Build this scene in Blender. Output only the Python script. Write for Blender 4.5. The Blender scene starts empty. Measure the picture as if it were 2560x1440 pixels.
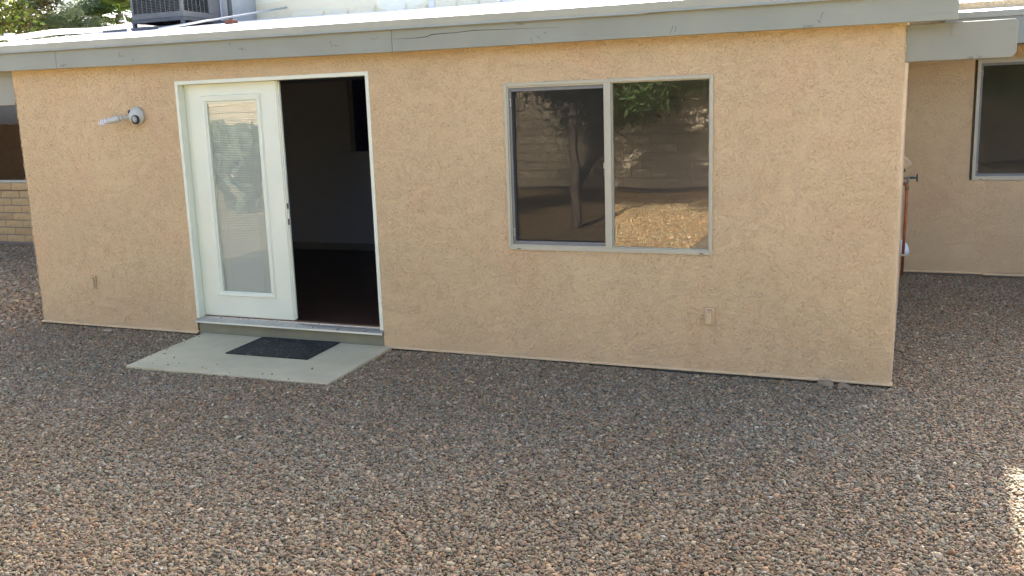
import bpy, bmesh, math, random
import numpy as np
from mathutils import Vector, Matrix, noise

R = math.radians
SC = bpy.context.scene
COL = SC.collection
random.seed(7)
RNG = np.random.default_rng(11)

# ------------------------------------------------------------------ camera
CAM = (0.0542, -6.4506, 1.8594)
YAW, PITCH, ROLL, FPX = 0.4008, 0.1878, -0.0335, 2359.6


def cam_axes():
    cy, sy, cp, sp = math.cos(YAW), math.sin(YAW), math.cos(PITCH), math.sin(PITCH)
    f = Vector((-sy * cp, cy * cp, -sp))
    r = Vector((cy, sy, 0))
    u = r.cross(f)
    cr, sr = math.cos(ROLL), math.sin(ROLL)
    return r * cr + u * sr, u * cr - r * sr, f


_r, _u, _f = cam_axes()
cam = bpy.data.cameras.new('camera')
cam.sensor_width = 36
cam.lens = FPX / 2560 * 36
cam.clip_end = 2000
cam.clip_start = 0.05
camo = bpy.data.objects.new('camera', cam)
COL.objects.link(camo)
camo.matrix_world = Matrix(((_r.x, _u.x, -_f.x, CAM[0]), (_r.y, _u.y, -_f.y, CAM[1]),
                            (_r.z, _u.z, -_f.z, CAM[2]), (0, 0, 0, 1)))
SC.camera = camo

# ------------------------------------------------------------------ sky, sun, exposure
SUN_EL, SUN_AZ = R(27.8), R(-2.7)
world = bpy.data.worlds.new('World')
SC.world = world
world.use_nodes = True
wn = world.node_tree.nodes
sky = wn.new('ShaderNodeTexSky')
sky.sky_type = 'NISHITA'
sky.sun_disc = False
sky.sun_elevation = SUN_EL
sky.sun_rotation = SUN_AZ
sky.altitude = 600
sky.air_density = 0.4
sky.dust_density = 6.0
sky.ozone_density = 0.0
world.node_tree.links.new(sky.outputs[0], wn['Background'].inputs[0])
wn['Background'].inputs[1].default_value = 0.15
sun = bpy.data.lights.new('sun', 'SUN')
sun.energy = 5.0
sun.angle = R(0.53)
sun.color = (1.0, 0.96, 0.86)
suno = bpy.data.objects.new('sun', sun)
COL.objects.link(suno)
_d = Vector((math.sin(SUN_AZ) * math.cos(SUN_EL), math.cos(SUN_AZ) * math.cos(SUN_EL), math.sin(SUN_EL)))
suno.rotation_euler = _d.to_track_quat('Z', 'Y').to_euler()
suno.location = (-2, 20, 14)
SC.view_settings.view_transform = 'Standard'
SC.view_settings.look = 'None'
SC.view_settings.gamma = 1
SC.view_settings.exposure = 2.85
SC.cycles.max_bounces = 6
SC.cycles.diffuse_bounces = 4
SC.cycles.transparent_max_bounces = 12
SC.cycles.caustics_reflective = False
SC.cycles.caustics_refractive = False


# ------------------------------------------------------------------ mesh helpers
class MB:
    def __init__(self):
        self.v = []
        self.f = []

    def add(self, vs, fs):
        o = len(self.v)
        self.v += [tuple(p) for p in vs]
        self.f += [tuple(i + o for i in f) for f in fs]
        return self

    def box(self, x0, x1, y0, y1, z0, z1, M=None):
        vs = [(x0, y0, z0), (x1, y0, z0), (x1, y1, z0), (x0, y1, z0), (x0, y0, z1), (x1, y0, z1), (x1, y1, z1), (x0, y1, z1)]
        if M is not None:
            vs = [M @ Vector(p) for p in vs]
        return self.add(vs, [(0, 3, 2, 1), (4, 5, 6, 7), (0, 1, 5, 4), (1, 2, 6, 5), (2, 3, 7, 6), (3, 0, 4, 7)])

    def prism(self, prof, x0, x1, axis='X', zf0=0.0, zf1=0.0):
        """closed profile of (y, z) extruded from x0 to x1; zf = height offset at each end"""
        n = len(prof)
        vs = [(x0, a, b + zf0) for a, b in prof] + [(x1, a, b + zf1) for a, b in prof]
        fs = [(i, (i + 1) % n, n + (i + 1) % n, n + i) for i in range(n)]
        fs += [tuple(range(n))[::-1], tuple(range(n, 2 * n))]
        return self.add(vs, fs)

    def tube(self, pts, rad, seg=10, cap=True):
        pts = [Vector(p) for p in pts]
        if not hasattr(rad, '__len__'):
            rad = [rad] * len(pts)
        rings = []
        up = None
        for i, p in enumerate(pts):
            t = (pts[min(i + 1, len(pts) - 1)] - pts[max(i - 1, 0)])
            t = t.normalized() if t.length > 1e-9 else Vector((0, 0, 1))
            if up is None:
                up = t.orthogonal().normalized()
            else:
                up = (up - t * up.dot(t))
                up = up.normalized() if up.length > 1e-6 else t.orthogonal().normalized()
            b = t.cross(up)
            rings.append([p + (up * math.cos(2 * math.pi * k / seg) + b * math.sin(2 * math.pi * k / seg)) * rad[i] for k in range(seg)])
        vs = [q for r_ in rings for q in r_]
        fs = []
        for i in range(len(pts) - 1):
            for k in range(seg):
                a, b2 = i * seg + k, i * seg + (k + 1) % seg
                fs.append((a, b2, b2 + seg, a + seg))
        if cap:
            fs.append(tuple(range(seg))[::-1])
            fs.append(tuple(range((len(pts) - 1) * seg, len(pts) * seg)))
        return self.add(vs, fs)

    def lathe(self, prof, M, seg=24):
        """profile (r, h) revolved round local +Z of M"""
        vs = []
        for r_, h in prof:
            for k in range(seg):
                a = 2 * math.pi * k / seg
                vs.append(M @ Vector((r_ * math.cos(a), r_ * math.sin(a), h)))
        fs = []
        for i in range(len(prof) - 1):
            for k in range(seg):
                a, b = i * seg + k, i * seg + (k + 1) % seg
                fs.append((a, b, b + seg, a + seg))
        if prof[0][0] > 1e-6:
            fs.append(tuple(range(seg))[::-1])
        if prof[-1][0] > 1e-6:
            fs.append(tuple(range((len(prof) - 1) * seg, len(prof) * seg)))
        return self.add(vs, fs)

    def mesh(self, name):
        me = bpy.data.meshes.new(name)
        me.from_pydata(self.v, [], self.f)
        me.validate()
        bm = bmesh.new()
        bm.from_mesh(me)
        bmesh.ops.recalc_face_normals(bm, faces=bm.faces)
        bm.to_mesh(me)
        bm.free()
        return me

    def build(self, name, mat, parent=None, smooth=False, bevel=0.0):
        me = self.mesh(name)
        return link(name, me, mat, parent, smooth, bevel)


def link(name, me, mat=None, parent=None, smooth=False, bevel=0.0):
    if mat is not None and not me.materials:
        me.materials.append(mat)
    if smooth:
        me.polygons.foreach_set('use_smooth', [True] * len(me.polygons))
        if smooth == 'angle':
            try:
                me.set_sharp_from_angle(angle=R(35))
            except Exception:
                pass
    o = bpy.data.objects.new(name, me)
    COL.objects.link(o)
    if parent is not None:
        o.parent = parent
        o.matrix_parent_inverse = parent_world(parent).inverted()
    if bevel:
        m = o.modifiers.new('bevel', 'BEVEL')
        m.width = bevel
        m.segments = 2
        m.limit_method = 'ANGLE'
        m.angle_limit = R(40)
    return o


def parent_world(o):
    m = o.matrix_basis.copy()
    while o.parent is not None:
        m = o.parent.matrix_basis @ o.matrix_parent_inverse @ m
        o = o.parent
    return m


def thing(name, label, cat, loc=(0, 0, 0), group=None):
    o = bpy.data.objects.new(name, None)
    o.empty_display_size = 0.2
    o.location = loc
    COL.objects.link(o)
    return tag(o, label, cat, group)


def tag(o, label, cat, group=None):
    o['label'] = label
    o['category'] = cat
    if group:
        o['group'] = group
    return o


def structure(o):
    o['kind'] = 'structure'
    return o


def stuff(o):
    o['kind'] = 'stuff'
    return o


def np_mesh(name, verts, quads, smooth=False):
    me = bpy.data.meshes.new(name)
    nv, nq = len(verts), len(quads)
    me.vertices.add(nv)
    me.vertices.foreach_set('co', np.asarray(verts, np.float32).ravel())
    k = quads.shape[1]
    me.loops.add(nq * k)
    me.loops.foreach_set('vertex_index', np.asarray(quads, np.int32).ravel())
    me.polygons.add(nq)
    me.polygons.foreach_set('loop_start', np.arange(0, nq * k, k, dtype=np.int32))
    me.polygons.foreach_set('loop_total', np.full(nq, k, np.int32))
    if smooth:
        me.polygons.foreach_set('use_smooth', np.ones(nq, bool))
    me.update()
    me.validate()
    return me


# ------------------------------------------------------------------ materials
class NT:
    def __init__(self, name):
        self.m = bpy.data.materials.new(name)
        self.m.use_nodes = True
        self.t = self.m.node_tree
        self.t.nodes.clear()
        self.out = self.n('ShaderNodeOutputMaterial')
        self._obj = None

    def n(self, typ, **kw):
        nd = self.t.nodes.new(typ)
        for k, v in kw.items():
            setattr(nd, k, v)
        return nd

    def l(self, a, b):
        self.t.links.new(a, b)

    def val(self, sock, v):
        if hasattr(v, 'is_output'):
            self.l(v, sock)
        else:
            sock.default_value = v

    def obj(self):
        if self._obj is None:
            self._obj = self.n('ShaderNodeTexCoord').outputs['Object']
        return self._obj

    def mapping(self, scale, vec=None):
        mp = self.n('ShaderNodeMapping')
        self.l(vec or self.obj(), mp.inputs['Vector'])
        mp.inputs['Scale'].default_value = scale if hasattr(scale, '__len__') else (scale,) * 3
        return mp.outputs[0]

    def noise(self, scale, detail=3, rough=.5, vec=None, dist=0.0, out='Fac'):
        nd = self.n('ShaderNodeTexNoise')
        self.l(vec or self.obj(), nd.inputs['Vector'])
        nd.inputs['Scale'].default_value = scale
        nd.inputs['Detail'].default_value = detail
        nd.inputs['Roughness'].default_value = rough
        nd.inputs['Distortion'].default_value = dist
        return nd.outputs[out]

    def voro(self, scale, feature='F1', vec=None, out='Distance', rnd=1.0):
        nd = self.n('ShaderNodeTexVoronoi')
        nd.feature = feature
        self.l(vec or self.obj(), nd.inputs['Vector'])
        nd.inputs['Scale'].default_value = scale
        nd.inputs['Randomness'].default_value = rnd
        return nd.outputs[out]

    def maprange(self, v, a, b, c=0.0, d=1.0, smooth=False):
        nd = self.n('ShaderNodeMapRange')
        if smooth:
            nd.interpolation_type = 'SMOOTHSTEP'
        self.val(nd.inputs[0], v)
        for i, x in enumerate((a, b, c, d)):
            nd.inputs[1 + i].default_value = x
        return nd.outputs[0]

    def math(self, op, a, b=None):
        nd = self.n('ShaderNodeMath', operation=op)
        self.val(nd.inputs[0], a)
        if b is not None:
            self.val(nd.inputs[1], b)
        return nd.outputs[0]

    def mix(self, fac, a, b, mode='MIX'):
        nd = self.n('ShaderNodeMix')
        nd.data_type = 'RGBA'
        nd.blend_type = mode
        self.val(nd.inputs[0], fac)
        for s, v in ((nd.inputs[6], a), (nd.inputs[7], b)):
            if not hasattr(v, 'is_output') and len(v) == 3:
                v = (*v, 1)
            self.val(s, v)
        return nd.outputs[2]

    def ramp(self, fac, stops):
        nd = self.n('ShaderNodeValToRGB')
        cr = nd.color_ramp
        while len(cr.elements) < len(stops):
            cr.elements.new(0.5)
        for e, (p, c) in zip(cr.elements, stops):
            e.position = p
            e.color = (*c, 1) if len(c) == 3 else c
        self.l(fac, nd.inputs[0])
        return nd.outputs[0]

    def bump(self, h, strength=.3, dist=.01, normal=None):
        nd = self.n('ShaderNodeBump')
        nd.inputs['Strength'].default_value = strength
        nd.inputs['Distance'].default_value = dist
        self.l(h, nd.inputs['Height'])
        if normal is not None:
            self.l(normal, nd.inputs['Normal'])
        return nd.outputs[0]

    def principled(self, color, rough=.7, metal=0.0, normal=None, spec=None, **kw):
        p = self.n('ShaderNodeBsdfPrincipled')
        if not hasattr(color, 'is_output') and len(color) == 3:
            color = (*color, 1)
        self.val(p.inputs['Base Color'], color)
        self.val(p.inputs['Roughness'], rough)
        self.val(p.inputs['Metallic'], metal)
        if spec is not None:
            p.inputs['Specular IOR Level'].default_value = spec
        if normal is not None:
            self.l(normal, p.inputs['Normal'])
        for k, v in kw.items():
            self.val(p.inputs[k], v)
        self.l(p.outputs[0], self.out.inputs[0])
        return p


def plain(name, color, rough=.6, var=.12, vscale=6, bump=0.0, bscale=60, metal=0.0, spec=None):
    """base colour with soft mottling, fine grain and an optional bump"""
    t = NT(name)
    nz = t.noise(vscale, 5, .6)
    c2 = tuple(max(0, c * (1 - var)) for c in color)
    c1 = tuple(min(1, c * (1 + var * .7)) for c in color)
    colr = t.mix(t.maprange(nz, .3, .7), c2, c1)
    nrm = t.bump(t.noise(bscale, 4, .6), bump, .004) if bump else None
    rr = t.maprange(t.noise(vscale * 2.3, 3), .3, .7, max(0, rough - .1), min(1, rough + .1))
    t.principled(colr, rr, metal, nrm, spec)
    return t.m


def stucco_mat(name, color, depth=.0044):
    t = NT(name)
    big = t.noise(1.3, 4, .55)
    mid = t.noise(9, 4, .6)
    c_dark = tuple(c * .94 for c in color)
    c_lite = tuple(min(1, c * 1.05) for c in color)
    pinkish = (color[0] * 1.02, color[1] * .93, color[2] * .93)
    base = t.mix(t.maprange(big, .32, .68), c_dark, c_lite)
    base = t.mix(t.maprange(t.noise(2.1, 2), .5, .72, 0, .55), base, pinkish)
    base = t.mix(t.maprange(mid, .35, .7, 0, .18), base, c_dark)
    # trowelled lace coat: flat plateaus with sharp lower lips
    warp = t.noise(5, 2, .5, out='Color')
    vm = t.n('ShaderNodeVectorMath', operation='MULTIPLY_ADD')
    t.l(warp, vm.inputs[0])
    vm.inputs[1].default_value = (.05, .05, .05)
    t.l(t.obj(), vm.inputs[2])
    v = vm.outputs[0]
    n1 = t.noise(38, 2.5, .55, v, .6)
    n2 = t.noise(66, 2, .5, v, .4)
    p1 = t.maprange(n1, .485, .515, 0, 1)
    p2 = t.maprange(n2, .53, .56, 0, .7)
    # plateau edges only bite where a third field allows, so the crescents stay broken
    gate = t.maprange(t.noise(11, 2), .36, .58, .45, 1, True)
    fine = t.noise(160, 3, .65)
    h = t.math('ADD', t.math('MULTIPLY', p1, gate), t.math('MULTIPLY', p2, gate))
    h = t.math('ADD', h, t.math('MULTIPLY', fine, .55))
    h = t.math('ADD', h, t.math('MULTIPLY', t.noise(2.5, 2), 1.6))
    # darker trowel lips and pocks: crevice shade put into the colour
    lip = t.math('MULTIPLY', t.maprange(t.math('ABSOLUTE', t.math('SUBTRACT', n1, .492)), .022, .004), gate)
    pock = t.maprange(t.noise(120, 2, .6), .66, .74)
    crevice_shade = t.math('MULTIPLY', t.math('MAXIMUM', lip, pock), t.maprange(t.noise(3.2, 3), .3, .65, .10, .24))
    base = t.mix(crevice_shade, base, tuple(c * f for c, f in zip(color, (.52, .47, .42))))
    t.principled(base, .92, spec=.2)
    dp = t.n('ShaderNodeDisplacement')
    t.l(h, dp.inputs['Height'])
    dp.inputs['Midlevel'].default_value = 1.2
    dp.inputs['Scale'].default_value = depth
    t.l(dp.outputs[0], t.out.inputs['Displacement'])
    t.m.displacement_method = 'BOTH'
    return t.m


def wood_paint(name, color, rough=.55):
    """painted board with grain along X, knots showing through and a few drying cracks"""
    t = NT(name)
    g = t.noise(1, 5, .6, t.mapping((2.2, 60, 60)), .3)
    sx = t.n('ShaderNodeSeparateXYZ')
    t.l(t.mapping((2.2, 1, 7.5)), sx.inputs[0])
    cx = t.n('ShaderNodeCombineXYZ')
    t.l(sx.outputs[0], cx.inputs[0])
    t.l(sx.outputs[2], cx.inputs[1])
    k = t.voro(1, 'F1', cx.outputs[0])
    blotch = t.noise(40, 3, .6)
    kn = t.math('MULTIPLY', t.maprange(k, .14, .03), t.maprange(blotch, .44, .58))
    dark = tuple(c * .36 for c in color)
    c = t.mix(t.maprange(t.noise(2.5, 4), .3, .7), tuple(x * .93 for x in color), tuple(x * 1.04 for x in color))
    c = t.mix(t.math('MULTIPLY', kn, .8), c, dark)
    streak = t.maprange(t.noise(1, 3, .6, t.mapping((1.2, 26, 26))), .66, .72, 0, .22)
    c = t.mix(streak, c, tuple(x * .6 for x in color))
    t.principled(c, rough, 0, t.bump(g, .35, .003), .35)
    return t.m


def glass_mat(name, ior=1.9, tint=(.75, .8, .78), rough=0.0):
    t = NT(name)
    lw = t.n('ShaderNodeLayerWeight')
    lw.inputs['Blend'].default_value = .5
    f0 = ((ior - 1) / (ior + 1)) ** 2
    fac = t.math('ADD', t.math('MULTIPLY', t.math('POWER', lw.outputs['Facing'], 5.0), 1 - f0), f0)
    wav = t.bump(t.noise(1.6, 2), .02, .05)
    gl = t.n('ShaderNodeBsdfGlossy')
    gl.inputs['Roughness'].default_value = rough
    t.l(wav, gl.inputs['Normal'])
    tr = t.n('ShaderNodeBsdfTransparent')
    tr.inputs['Color'].default_value = (*tint, 1)
    mx = t.n('ShaderNodeMixShader')
    t.l(fac, mx.inputs[0])
    t.l(tr.outputs[0], mx.inputs[1])
    t.l(gl.outputs[0], mx.inputs[2])
    t.l(mx.outputs[0], t.out.inputs[0])
    return t.m


def screen_mat(name, cover=.55, col=(.05, .052, .05)):
    t = NT(name)
    tr = t.n('ShaderNodeBsdfTransparent')
    df = t.n('ShaderNodeBsdfDiffuse')
    df.inputs['Color'].default_value = (*col, 1)
    mx = t.n('ShaderNodeMixShader')
    mx.inputs[0].default_value = cover
    t.l(tr.outputs[0], mx.inputs[1])
    t.l(df.outputs[0], mx.inputs[2])
    t.l(mx.outputs[0], t.out.inputs[0])
    return t.m


def leaf_mat(name, stops, trans=.35):
    t = NT(name)
    at = t.n('ShaderNodeAttribute', attribute_name='tint')
    c = t.ramp(at.outputs['Fac'], stops)
    p = t.principled(c, .6, spec=.3)
    tl = t.n('ShaderNodeBsdfTranslucent')
    t.l(t.mix(.5, c, (1, 1, .55), 'MULTIPLY'), tl.inputs[0])
    mx = t.n('ShaderNodeMixShader')
    mx.inputs[0].default_value = trans
    t.l(p.outputs[0], mx.inputs[1])
    t.l(tl.outputs[0], mx.inputs[2])
    t.l(mx.outputs[0], t.out.inputs[0])
    return t.m


def pebble_mat():
    t = NT('pebble')
    at = t.n('ShaderNodeAttribute', attribute_name='pcol', attribute_type='INSTANCER')
    c = t.mix(t.maprange(t.noise(1.1, 4, .65), .35, .7, 0, .5), at.outputs['Color'], (.12, .10, .08))
    t.principled(c, .8, spec=.3)
    return t.m


def gravel_mat():
    t = NT('gravel_ground')
    pos = t.n('ShaderNodeNewGeometry').outputs['Position']
    vc = t.voro(62, 'F1', pos, 'Color')
    vd = t.voro(62, 'F1', pos, 'Distance')
    sep = t.n('ShaderNodeSeparateColor')
    t.l(vc, sep.inputs[0])
    c = t.ramp(sep.outputs[0], [(0, (.10, .075, .045)), (.2, (.23, .17, .095)), (.4, (.30, .24, .135)), (.6, (.25, .22, .145)), (.8, (.34, .265, .14)), (1, (.47, .41, .27))])
    c = t.mix(t.maprange(t.noise(.8, 3, .5, pos), .3, .7, 0, .35), c, (.22, .16, .11))
    c = t.mix(t.maprange(t.noise(16, 3, .7, pos), .4, .62, 0, .65), c, (.10, .075, .045))
    h = t.maprange(vd, 0, .8, 1, 0)
    t.principled(c, .9, 0, t.bump(h, .9, .012), .2)
    return t.m


def concrete_mat(name, color, streak=.2):
    t = NT(name)
    c = t.mix(t.maprange(t.noise(1.6, 6, .65), .3, .7), tuple(x * (1 - streak) for x in color), tuple(x * (1 + streak * .4) for x in color))
    c = t.mix(t.maprange(t.noise(9, 5, .7), .58, .75, 0, .35), c, tuple(x * .62 for x in color))
    c = t.mix(t.maprange(t.noise(5, 5, .7, t.mapping((1, 2.6, 1))), .62, .72, 0, .4), c, tuple(min(1, x * 1.25) for x in color))
    t.principled(c, .88, 0, t.bump(t.noise(140, 4, .7), .25, .003), .25)
    return t.m


M = {}
STUCCO = (.668, .504, .290)
M['stucco'] = stucco_mat('stucco', STUCCO)
M['stucco_edge'] = plain('stucco_edge', STUCCO, .9, .1, 8, .3, 60)
M['fascia'] = wood_paint('fascia_paint', (.318, .335, .262))
M['beam'] = wood_paint('beam_paint', (.295, .30, .235))
M['drip'] = plain('drip_edge_paint', (.40, .395, .295), .45, .08, 3, .08, 20)
M['door'] = plain('door_paint', (.78, .825, .66), .38, .03, 2.2, .05, 40)
M['frame'] = plain('frame_paint', (.78, .81, .64), .45, .04, 3, .08, 50)
M['vinyl'] = plain('vinyl', (.48, .46, .34), .4, .04, 4)
M['slats'] = plain('blind_slats', (.64, .665, .55), .5, .03, 3)
M['metal'] = plain('sill_metal', (.55, .53, .46), .35, .12, 14, .1, 30, .6)
M['dark'] = plain('dark_rubber', (.02, .02, .02), .6, .2, 10)
M['brass'] = plain('latch_metal', (.10, .09, .08), .4, .2, 10, 0, 60, .6)
M['glass'] = glass_mat('window_glass', 2.4)
M['door_glass'] = glass_mat('door_glass', 1.85, (.97, .98, .97))
M['screen'] = screen_mat('insect_screen', .62, (.03, .031, .03))
M['screen_frame'] = plain('screen_frame', (.20, .205, .20), .5)
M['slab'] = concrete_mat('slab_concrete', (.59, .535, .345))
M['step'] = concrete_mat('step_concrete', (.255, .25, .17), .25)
M['found'] = concrete_mat('foundation_concrete', (.30, .27, .23))
M['roof'] = plain('white_roof_coating', (.80, .80, .79), .6, .06, 2, .3, 12)
M['upper'] = None
M['room_wall'] = plain('room_wall', (.52, .53, .57), .8, .05, 1)
M['room_blue'] = plain('room_blue', (.08, .10, .26), .8, .05, 1)
M['plank'] = None
M['gravel'] = gravel_mat()
M['pebble'] = pebble_mat()


def upper_mat():
    t = NT('upper_wall_paint_light')
    v = t.voro(1.1, 'F1', t.mapping((1, 1, 2.6)), 'Color')
    sep = t.n('ShaderNodeSeparateColor')
    t.l(v, sep.inputs[0])
    c = t.ramp(sep.outputs[0], [(0, (.90, .80, .54)), (.45, (.86, .77, .52)), (.6, (.90, .74, .52)), (.75, (.93, .88, .66)), (1, (.94, .90, .68))])  # paler and pinkish cells: patches of bounced light put into the paint colour
    c = t.mix(t.maprange(t.noise(3, 4), .45, .65, 0, .35), c, (.88, .79, .54))
    t.principled(c, .6, 0, t.bump(t.noise(30, 4), .2, .004))
    return t.m


def plank_mat():
    t = NT('dark_floor_planks')
    g = t.noise(1, 5, .65, t.mapping((2, 40, 40)), .4)
    oi = t.n('ShaderNodeObjectInfo')
    c = t.mix(t.maprange(g, .35, .7), (.045, .022, .015), (.13, .062, .04))
    c = t.mix(t.maprange(oi.outputs['Random'], 0, 1, 0, .5), c, (.03, .012, .008))
    t.principled(c, .35, 0, t.bump(g, .1, .002))
    return t.m


M['upper'] = upper_mat()
M['plank'] = plank_mat()

# ------------------------------------------------------------------ ground
GZ = -0.034


def ground_height(x, y):
    return GZ + .012 * math.sin(x * 1.7 + y * .6) * math.sin(y * 2.1 - x * .4)


bm = MB()
gx = [-250, -60, -25] + [x * .5 for x in range(-32, 8)] + [6, 12, 40, 250]
gy = [-250, -60, -20, -15] + [y * .5 for y in range(-24, 14)] + [10, 20, 60, 250]
for y in gy:
    for x in gx:
        bm.v.append((x, y, ground_height(x, y) if -16 <= x <= 4 and -12 <= y <= 7 else GZ))
nx = len(gx)
for j in range(len(gy) - 1):
    for i in range(nx - 1):
        a = j * nx + i
        bm.f.append((a, a + 1, a + 1 + nx, a + nx))
structure(bm.build('ground', M['gravel'], smooth=True))

# ------------------------------------------------------------------ house
XL, XR = -7.61, 0.0
DX0, DX1, DZ0, DZ1 = -5.715, -3.818, 0.13, 2.178
WX0, WX1, WZ0, WZ1 = -2.690, -1.172, 0.824, 2.040
WTOP = 2.44

house = thing('house', 'tan stucco single storey house with white door and grey fascia', 'house', (-3.8, 0, 0))


def segs(pts, step):
    out = [pts[0]]
    for a, b in zip(pts[:-1], pts[1:]):
        n = max(1, int(math.ceil(abs(b - a) / step)))
        out += [a + (b - a) * i / n for i in range(1, n + 1)]
    return out


def wall_sheet(path, zs, holes):
    """path: list of (x, y, s); holes (s0, s1, z0, z1) in path length"""
    P = np.array(path)
    Z = np.array(zs)
    n, m = len(P), len(Z)
    V = np.zeros((m, n, 3))
    V[:, :, 0] = P[:, 0][None]
    V[:, :, 1] = P[:, 1][None]
    V[:, :, 2] = Z[:, None]
    sc = (P[:-1, 2] + P[1:, 2]) / 2
    zc = (Z[:-1] + Z[1:]) / 2
    keep = np.ones((m - 1, n - 1), bool)
    for s0, s1, z0, z1 in holes:
        keep &= ~(((sc > s0) & (sc < s1))[None, :] & ((zc > z0) & (zc < z1))[:, None])
    j, i = np.nonzero(keep)
    a = j * n + i
    Q = np.stack([a, a + 1, a + 1 + n, a + n], 1)
    used = np.unique(Q)
    remap = np.full(m * n, -1)
    remap[used] = np.arange(len(used))
    return V.reshape(-1, 3)[used], remap[Q]


rc = .022
path = []
for y in segs([3.9, rc], .12):
    path.append((XL, y, -1))
for k in range(1, 6):
    a = k / 6 * math.pi / 2
    path.append((XL + rc - rc * math.cos(a), rc - rc * math.sin(a), -1))
for x in segs([XL + rc, DX0, DX1, WX0, WX1, XR - rc], .0088):
    path.append((x, 0, x))
for k in range(1, 6):
    a = k / 6 * math.pi / 2
    path.append((XR - rc + rc * math.sin(a), rc - rc * math.cos(a), 99))
for y in segs([rc, 4.32], .02):
    path.append((XR, y, 99))
zs = segs([0.0, WZ0, WZ1, DZ1, WTOP], .0088)
V, Q = wall_sheet(path, zs, [(DX0, DX1, -.1, DZ1), (WX0, WX1, WZ0, WZ1)])
wall = link('stucco_wall', np_mesh('stucco_wall', V, Q, True), M['stucco'], house)

# weep screed lip and recessed foundation
for x0, x1 in ((XL - .004, DX0 - .01), (DX1 + .012, -.93), (-.93, .012)):
    MB().prism([(-.014, -.012), (-.014, -.004), (.004, .006), (.03, .006), (.03, -.012)], x0 + .002, x1 - .002).build('weep_screed', M['stucco_edge'], house)
for bx in ((XL + .03, DX0 - .02, .035, .2), (DX1 + .02, XR - .03, .035, .2), (XR - .2, XR - .03, .2, 4.3)):
    MB().box(*bx, -.3, -.002).build('foundation', M['found'], house)
# concrete step under the door
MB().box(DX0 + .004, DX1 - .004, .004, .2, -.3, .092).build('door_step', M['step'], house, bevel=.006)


# fascia, drip edge, roof
def zf(x):
    return float(np.interp(x, [-9.4, -7.6, -3.53, .35], [2.362, 2.343, 2.301, 2.289]))


RX0, RX1 = -8.75, .285
joints = [RX0, -6.905, -3.53, RX1]
for a, b in zip(joints[:-1], joints[1:]):
    g = .0015
    MB().prism([(-.12, 0), (-.082, 0), (-.082, .178), (-.12, .178)], a + g, b - g, zf0=zf(a), zf1=zf(b)).build('fascia_board', M['fascia'], house, bevel=.003)
for a, b, dz, dy in ((RX0, -1.585, 0, 0), (-1.6, RX1 - .003, .004, -.004)):
    prof = [(-.126, .215), (-.126, .162), (-.146, .149), (-.150, .151), (-.132, .166), (-.132, .2185), (-.02, .2185), (-.02, .215)]
    MB().prism([(p + dy, q + dz) for p, q in prof], a, b, zf0=zf(a), zf1=zf(b)).build('drip_edge', M['drip'], house)
for a, b in zip(joints[:-1], joints[1:]):
    sb = MB().prism([(-.082, .012), (.06, .012), (.06, .03), (-.082, .03)], a, b, zf0=zf(a), zf1=zf(b))
    sb.build('soffit', M['fascia'], house)


def at_y(px, py, Y):
    """point on the plane y = Y that the photograph shows at pixel (px, py)"""
    d = _r * ((px - 1280) / FPX) - _u * ((py - 720) / FPX) + _f
    t = (Y - CAM[1]) / d.y
    return CAM[0] + d.x * t, CAM[2] + d.z * t


M['crack'] = plain('bare_wood_crack', (.05, .045, .035), .9, .3, 40)


def ribbon(pts, widths, parent, name):
    mb = MB()
    P = [at_y(a, b, -.1205) for a, b in pts]
    for i, (x, z) in enumerate(P):
        a, b = P[max(0, i - 1)], P[min(len(P) - 1, i + 1)]
        d = Vector((b[0] - a[0], 0, b[1] - a[1])).normalized()
        nn = Vector((-d.z, 0, d.x)) * widths[i] / 2
        mb.v += [(x + nn.x, -.1207, z + nn.z), (x - nn.x, -.1207, z - nn.z), (x - nn.x, -.1195, z - nn.z), (x + nn.x, -.1195, z + nn.z)]
    for i in range(len(P) - 1):
        for k in range(4):
            a, b = i * 4 + k, i * 4 + (k + 1) % 4
            mb.f.append((a, b, b + 4, a + 4))
    mb.build(name, M['crack'], parent)


ribbon([(985, 97.5), (1041, 95), (1067, 91.5), (1080, 86), (1139, 81.5), (1184, 76), (1255, 73.5), (1400, 68)], [.001, .004, .005, .006, .004, .005, .003, .0008], house, 'crack')
for pts in ([(300, 131), (297, 139), (301, 143)], [(298, 140), (312, 140)], [(604, 117), (606, 130)], [(597, 121), (617, 125)], [(573, 107), (575, 114)], [(335, 146), (331, 155)],
            [(1683, 64), (1675, 86)], [(1690, 66), (1688, 80)], [(2058, 30), (2048, 55)], [(2043, 50), (2052, 58)], [(825, 103), (830, 119)], [(833, 113), (848, 115)], [(1343, 90), (1351, 98)], [(1360, 80), (1366, 84)], [(1328, 95), (1330, 108)]):
    ribbon(pts, [.0028] * (len(pts) - 1) + [.0012], house, 'scratch')
SL = .13


def roof_z(x, y):
    return zf(x) + .222 + SL * (y + .13)


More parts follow.
